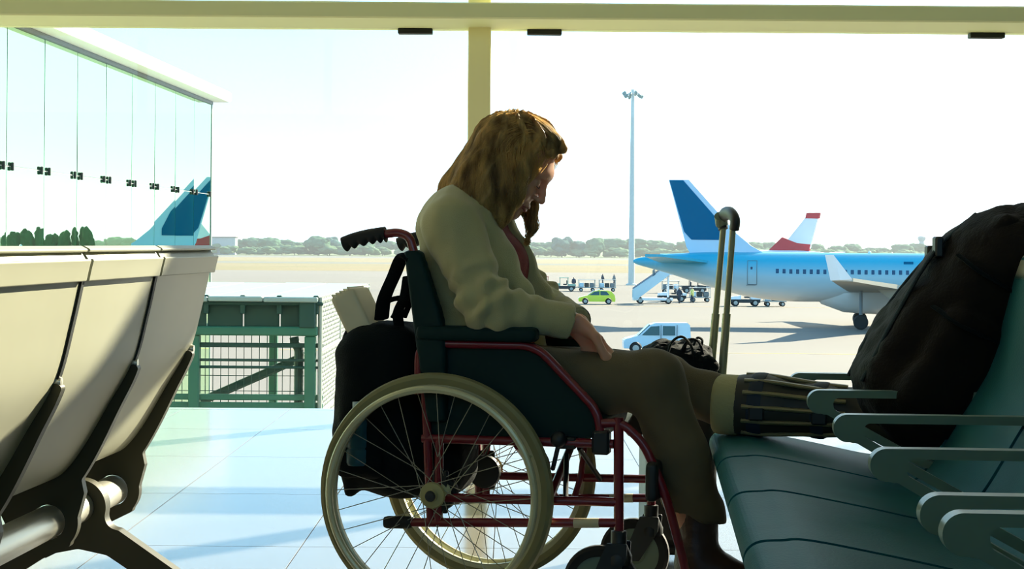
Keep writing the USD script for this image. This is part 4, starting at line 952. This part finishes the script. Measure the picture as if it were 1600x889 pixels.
# red top under an open cardigan
def redtop(P):
    d = torso(P, .0)
    d = smax(d, P[:, 2] - 1.035 - .25 * P[:, 0], .01); return np.maximum(d, .60 - P[:, 2])
obj('red_top', nets(redtop, (-.18, -.30, .58), (.24, .30, 1.14), .009), M['redtop'], wm, True)
def cardigan(P):
    d = torso(P, .014)
    for s in (-1, 1):
        fl = chain(P, [(.075, s * .125, 1.00), (.135, s * .115, .90), (.185, s * .115, .82), (.195, s * .13, .74)], [.022, .026, .026, .02], .02)
        d = smin(d, fl, k=.03)
        d = smin(d, cap(P, (.06, s * .08, .73), (.09, s * .08, .60), .110, .118), k=.05)
    w = np.interp(P[:, 2], [.70, .80, .92, 1.0, 1.09], [.075, .085, .088, .082, .075])
    wedge = np.maximum(np.abs(P[:, 1]) - w, .035 - P[:, 0] + .0 * P[:, 2])
    d = smax(d, -wedge, .012)
    col = ell(P, (.06, 0, 1.095), (.085, .078, .06)); d = smax(d, -col, .01)
    for s in (-1, 1):
        a = [np.array(p) for p in arm_pts(s)]; e = a[2] - (a[2] - a[1]) * .04
        ax = (a[2] - a[1]) / np.linalg.norm(a[2] - a[1])
        d = smin(d, np.maximum(chain(P, [a[0], a[1], e], [.078, .060, .043], .035), (P - e) @ ax - .004), k=.010)
    d = smax(d, np.where(P[:, 2] < .70, np.abs(P[:, 1]) - .205, -1.), .01)
    return np.maximum(d, .60 - P[:, 2])
cm = nets(cardigan, (-.2, -.35, .58), (.42, .35, 1.14), .0068)
cm = smooth_mesh(cm, 2)
vn_ = cm.vertex_normals; v = cm.vertices
# creases: rings round the sleeves gathered at the elbow, diagonal folds on the back
fold = np.zeros(len(v))
for s in (-1, 1):
    a = [np.array(p) for p in arm_pts(s)]
    for (p, q, f0, f1) in ((a[0], a[1], .25, 1.), (a[1], a[2], .0, .9)):
        d_ = q - p; t = ((v - p) @ d_) / (d_ @ d_); r_ = np.linalg.norm(v - p - np.clip(t, 0, 1)[:, None] * d_, axis=1)
        wgt = np.exp(-((np.clip(t, 0, 1) - (.95 if f1 == 1. else .05)) / .45) ** 2) * np.clip((.11 - r_) / .03, 0, 1) * np.clip((s * v[:, 1] - (.11 if f1 == 1. else -.02)) / .03, 0, 1)
        ph = t * 26 * np.linalg.norm(d_) / .25 + 7 * fbm(v * 8, 2, 3) + 18 * (v[:, 0] - p[0])
        fold += .0055 * wgt * np.sin(ph)
fold += .024 * (fbm(np.c_[v[:, 0] * 9 + v[:, 2] * 5, v[:, 1] * 7, v[:, 2] * 5 - v[:, 0] * 9], 3, 11) - .5)
cm.vertices = v + vn_ * fold[:, None]
cg = obj('cardigan', cm, M['knit'], wm, True)
for s in (-1, 1):
    a = [np.array(p) for p in arm_pts(s)]; e = a[2] - (a[2] - a[1]) * .06; dd = (a[2] - a[1]) / np.linalg.norm(a[2] - a[1])
    obj('cuff', tube([e - dd * .045, e - dd * .03, e - dd * .01, e + dd * .005], [0.046, .0468, .0464, .0440], 24, caps=False), M['knit'], cg)
def trousers(P):
    d = smin(chain(P, LEGS[-1][:2] + [(.602, -.125, .42), (.652, -.125, .25)], [.108, .074, .072, .074], .03), chain(P, LEGS[1], [.108, .076, .066], .03), k=.05)
    d = smin(d, *[ell(P, (.05, s * .08, .585), (.135, .105, .10)) for s in (-1, 1)], k=.06)
    d = smin(d, ell(P, (.045, 0, .66), (.12, .165, .08)), k=.05)
    hem = np.array([-.31, 0, .95]); d = np.maximum(d, .262 - P[:, 2] - .25 * (P[:, 0] - .65) - (P[:, 0] > .9) * 9)
    return np.maximum(d, P[:, 0] - .705 - (P[:, 1] < 0) * 9)
tm = smooth_mesh(nets(trousers, (-.12, -.25, .17), (.76, .25, .76), .0085), 3)
v = tm.vertices; n_ = tm.vertex_normals
kn = np.exp(-(np.linalg.norm(v - np.array([.56, -.125, .58]), axis=1) / .11) ** 2) + np.exp(-(np.linalg.norm(v - np.array([.60, .10, .56]), axis=1) / .12) ** 2) + .8 * np.exp(-((v[:, 2] - .27) / .07) ** 2)
fold = .006 * kn * np.sin(60 * (v[:, 0] + .55 * v[:, 2]) + 6 * fbm(v * 10, 2, 5)) + .012 * (fbm(v * np.array([9, 9, 5]), 3, 7) - .5)
tm.vertices = v + n_ * fold[:, None]
obj('trousers', tm, M['chino'], wm, True)
def shoe(P):
    d = smin(chain(P, [(.656, -.125, .285), (.652, -.125, .15), (.648, -.125, .115)], [.050, .050, .046], .03), chain(P, [(.648, -.125, .112), (.72, -.127, .115), (.815, -.132, .098)], [.042, .044, .034], .03), k=.04)
    return np.maximum(d, .076 - P[:, 2])
so = obj('shoe', wrinkle(smooth_mesh(nets(shoe, (.57, -.20, .06), (.88, -.06, .345), .0065), 2), .004, 28, 3), M['shoe'], wm, True)
obj('sole', extr(unary_union([Point(.645, -.125).buffer(.046), Point(.80, -.132).buffer(.044), Polygon([(.645, -.168), (.645, -.082), (.80, -.088), (.80, -.176)])]).buffer(.004), .016, 'xy', .066), M['sole'], so, 30)
for k in range(4): obj('lace', tube(spline([(.70 + .018 * k, -.155, .150 - .006 * k), (.705 + .018 * k, -.127, .166 - .009 * k), (.70 + .018 * k, -.10, .150 - .006 * k)], 4), .0028, 6), M['bootstrut'], so)
# orthopaedic boot on the stretched-out leg
BA, BB = np.array([.668, .10, .528]), np.array([1.055, .10, .510])
bd = (BB - BA) / np.linalg.norm(BB - BA); bn = np.array([-bd[2], 0, bd[0]])
def bootshell(P):
    d = chain(P, [BA + bd * .045, BA + bd * .12, BA + bd * .27, BB - bd * .04], [.080, .082, .068, .064], .03)
    d = smin(d, chain(P, [BB - bd * .02, BB + np.array([.03, -.03, -.012]), BB + np.array([.10, -.15, -.02])], [.062, .058, .042], .03), k=.03)
    return smax(smax(d, .449 - P[:, 2], .01), -((P - BA) @ bd - .042), .012)
bs = obj('walking_boot', smooth_mesh(nets(bootshell, (.62, -.16, .42), (1.26, .22, .63), .0075), 2), M['bootshell'], wm, True)
def cuff(P): return smax(smax(chain(P, [BA - bd * .012, BA + bd * .075], [.0785, .0815], .01), -((P - BA) @ bd + .010), .02), (P - BA) @ bd - .07, .012)
obj('liner_cuff', nets(cuff, (.63, -.0, .42), (.78, .20, .63), .0065), M['bootcuff'], bs, True)
for k, a in enumerate(np.radians([-170, -140, -112, -86, -60, -32, 0, 32])):
    pts = []
    for t, r in ((.075, .0835), (.14, .0845), (.21, .078), (.28, .0715), (.34, .069)):
        c = BA + bd * t + (bn * math.cos(a) + np.array([0, 1, 0]) * math.sin(a)) * r; pts.append(c)
    if min(p[2] for p in pts) > .45: obj('strut', tube(spline(pts, 4), [.0085] * 17, 8, flat=(1.4, .7)), M['bootstrut'], bs)
for t, r in ((.115, .0885), (.275, .0755)):
    pts = [BA + bd * (t + .010 * math.sin(a)) + (bn * math.cos(a) + np.array([0, 1, 0]) * math.sin(a)) * r for a in np.arange(40) / 40 * 2 * np.pi]
    pts = np.array(pts); pts[:, 2] = np.maximum(pts[:, 2], .450)
    stp = obj('strap', tube(pts, .019, 10, closed=True, flat=(1., .17)), M['strap'], bs)
    obj('buckle', cbox((.04, .012, .035), BA + bd * t + np.array([0, -r - .003, -.01]), .004), M['black'], stp, False)
obj('rocker_sole', nets(lambda P: smax(cap(P, BB + np.array([.055, -.01, -.030]), BB + np.array([.145, -.16, -.032]), .048, .040), -cap(P, BB + np.array([.0, -.03, -.005]), BB + np.array([.10, -.16, -.01]), .050, .042), .006), (1.0, -.18, .42), (1.28, .18, .58), .008), M['sole'], bs, True)

# long wavy hair: a shaped mass with strand relief, and single strands over it
def face_cut(P):
    q = (P - HC) @ HR.T
    return np.maximum(np.maximum(.050 - q[:, 0] - .18 * np.abs(q[:, 1]), np.abs(q[:, 1]) - .068), q[:, 2] - .082)
def hairsdf(P):
    q = (P - HC) @ HR.T
    d = ell(q, (-.014, 0, .036), (.110, .092, .104))
    d = smin(d, chain(P, [(.10, 0, 1.20), (.045, 0, 1.14), (-.01, 0, 1.085), (-.045, 0, 1.055)], [.080, .062, .050, .030], .04), k=.04)
    for s in (-1, 1):
        d = smin(d, chain(P, [(.105, s * .055, 1.19), (.06, s * .082, 1.12), (.02, s * .096, 1.06), (-.015, s * .10, 1.04)], [.056, .048, .040, .02], .03), k=.035)
    d = smin(d, chain(P, [(.150, -.066, 1.205), (.158, -.088, 1.14), (.146, -.098, 1.08), (.126, -.104, 1.025), (.118, -.106, .99)], [.040, .033, .030, .018, .003], .02), k=.02)
    d = smin(d, chain(P, [(.09, -.085, 1.14), (.07, -.105, 1.07), (.085, -.115, 1.0)], [.05, .045, .012], .02), k=.025)
    d = smin(d, chain(P, [(.140, .062, 1.19), (.140, .085, 1.12), (.155, .082, 1.05), (.166, .068, 1.00), (.156, .060, .97)], [.036, .026, .016, .009, .003], .02), k=.02)
    # swept fringe
    d = smin(d, chain(P, [(.160, .01, 1.243), (.207, .0, 1.236), (.246, -.010, 1.218), (.280, -.016, 1.192)], [.036, .024, .013, .003], .02), k=.02)
    d = smin(d, chain(P, [(.19, -.045, 1.215), (.212, -.055, 1.185), (.206, -.064, 1.160)], [.028, .016, .004], .02), k=.018)
    d = smin(d, chain(P, [(.19, .045, 1.215), (.222, .045, 1.185), (.212, .058, 1.155)], [.028, .016, .004], .02), k=.018)
    return smax(d, -face_cut(P), .012)
hm = smooth_mesh(nets(hairsdf, (-.12, -.19, .92), (.31, .17, 1.31), .0055), 2)
v = hm.vertices; n_ = hm.vertex_normals
az = np.arctan2(v[:, 1], v[:, 0] - .13 + .9 * np.clip(1.2 - v[:, 2], 0, 1))
wav = 3.5 * fbm(np.c_[v[:, 0] * 10, v[:, 1] * 10, v[:, 2] * 9], 2, 4)
groove = .0075 * np.sin(az * 11 + wav * 1.3 + 2.2 * np.sin(v[:, 2] * 34)) + .0035 * np.sin(az * 31 + wav * 2.5 + 1.8 * np.sin(v[:, 2] * 40)) + .010 * (fbm(v * 13, 2, 9) - .5)
hm.vertices = v + n_ * groove[:, None]
hr_ = obj('hair', hm, M['hair'], wm, True)
# single strands: walk down over the mass
r2 = np.random.default_rng(5); N = 3600
fi = r2.integers(0, len(hm.faces), N * 4); st = hm.triangles_center[fi]; st = st[(st[:, 2] > 1.10)][:N]
pts = [st]; vel = np.zeros_like(st); p = st.copy()
ph = r2.uniform(0, 6.28, len(st)); lift = r2.uniform(.0, .006, len(st)) ** 1.0
def grad(P, e=.004):
    g = np.stack([hairsdf(P + np.eye(3)[k] * e) - hairsdf(P - np.eye(3)[k] * e) for k in range(3)], 1); return g / (np.linalg.norm(g, axis=1, keepdims=True) + 1e-9)
for k in range(19):
    g = grad(p); q = (p - HC) @ HR.T
    pref = np.tile(np.array([0, 0, -1.]), (len(p), 1))
    top = np.clip((p[:, 2] - 1.19) / .05, 0, 1)[:, None]
    fwd = (q[:, 0] > .035)[:, None]
    flow = np.where(fwd, np.array([.95, 0, -.25]), np.array([-.75, 0, -.35])) + np.c_[np.zeros(len(p)), np.sign(p[:, 1] + .004) * .5, np.zeros(len(p))]
    d_ = pref * (1 - top) + flow * top
    d_ = d_ + np.c_[.22 * np.sin(ph + k * .9), .22 * np.cos(ph * 1.3 + k * .8), np.zeros(len(p))]
    d_ -= g * np.sum(d_ * g, axis=1, keepdims=True); d_ /= np.linalg.norm(d_, axis=1, keepdims=True) + 1e-9
    p = p + d_ * .012; s_ = hairsdf(p)
    p = p - grad(p) * np.clip(s_ - .002 - lift, -.02, .0025)[:, None] * .8
    pts.append(p.copy())
S_ = np.stack(pts, 1); n = S_.shape[1]
_d = hairsdf(S_.reshape(-1, 3)).reshape(len(S_), n)
S_ = S_[~(((_d > .016) & (S_[:, :, 0] > .17)).any(1)) & ~((S_[:, 0, 0] > .165) & (S_[:, 0, 2] > 1.21) & (np.abs(S_[:, 0, 1]) < .055))]
# the swept fringe, combed forward to its tip
FP = spline([(.120, .0, 1.262), (.165, .008, 1.262), (.210, .0, 1.250), (.248, -.010, 1.226), (.284, -.016, 1.190)], 5)[:n]
FP = np.stack([np.interp(np.linspace(0, 1, n), np.linspace(0, 1, len(FP)), FP[:, k]) for k in range(3)], 1)
NF = 620; ang = r2.uniform(0, 6.28, NF); rad_ = np.interp(np.linspace(0, 1, n), [0, .5, 1], [.045, .032, .006])
FS = FP[None] + np.stack([.35 * np.cos(ang)[:, None] * rad_, (1.1 * np.sin(ang) * r2.uniform(.3, 1.25, NF))[:, None] * rad_, np.cos(ang)[:, None] * rad_], 2) + r2.uniform(-.004, .004, (NF, 1, 3))
for _ in range(4):
    f_ = FS.reshape(-1, 3); e_ = hairsdf(f_); tgt = np.repeat(r2.uniform(.0005, .005, NF) if _ == 0 else tgt_, n); tgt_ = tgt[::n]
    FS = (f_ - grad(f_) * np.clip(e_ - tgt, -.03, .012)[:, None] * .8).reshape(NF, n, 3)
S_ = np.concatenate([S_, FS])
bc = UsdGeom.BasisCurves.Define(stage, str(hr_.GetPath()) + '/strand_tuft')
bc.CreateTypeAttr('linear'); bc.CreateCurveVertexCountsAttr(Vt.IntArray([n] * len(S_)))
bc.CreatePointsAttr(Vt.Vec3fArray.FromNumpy(S_.reshape(-1, 3).astype(np.float32)))
wd = np.tile(np.r_[np.full(n - 4, .0013), [.0011, .0008, .0005, .0002]], len(S_)); bc.CreateWidthsAttr(Vt.FloatArray.FromNumpy(wd.astype(np.float32))); bc.SetWidthsInterpolation('vertex')
UsdShade.MaterialBindingAPI.Apply(bc.GetPrim()).Bind(M['hair']); tag(bc.GetPrim(), kind='stuff')
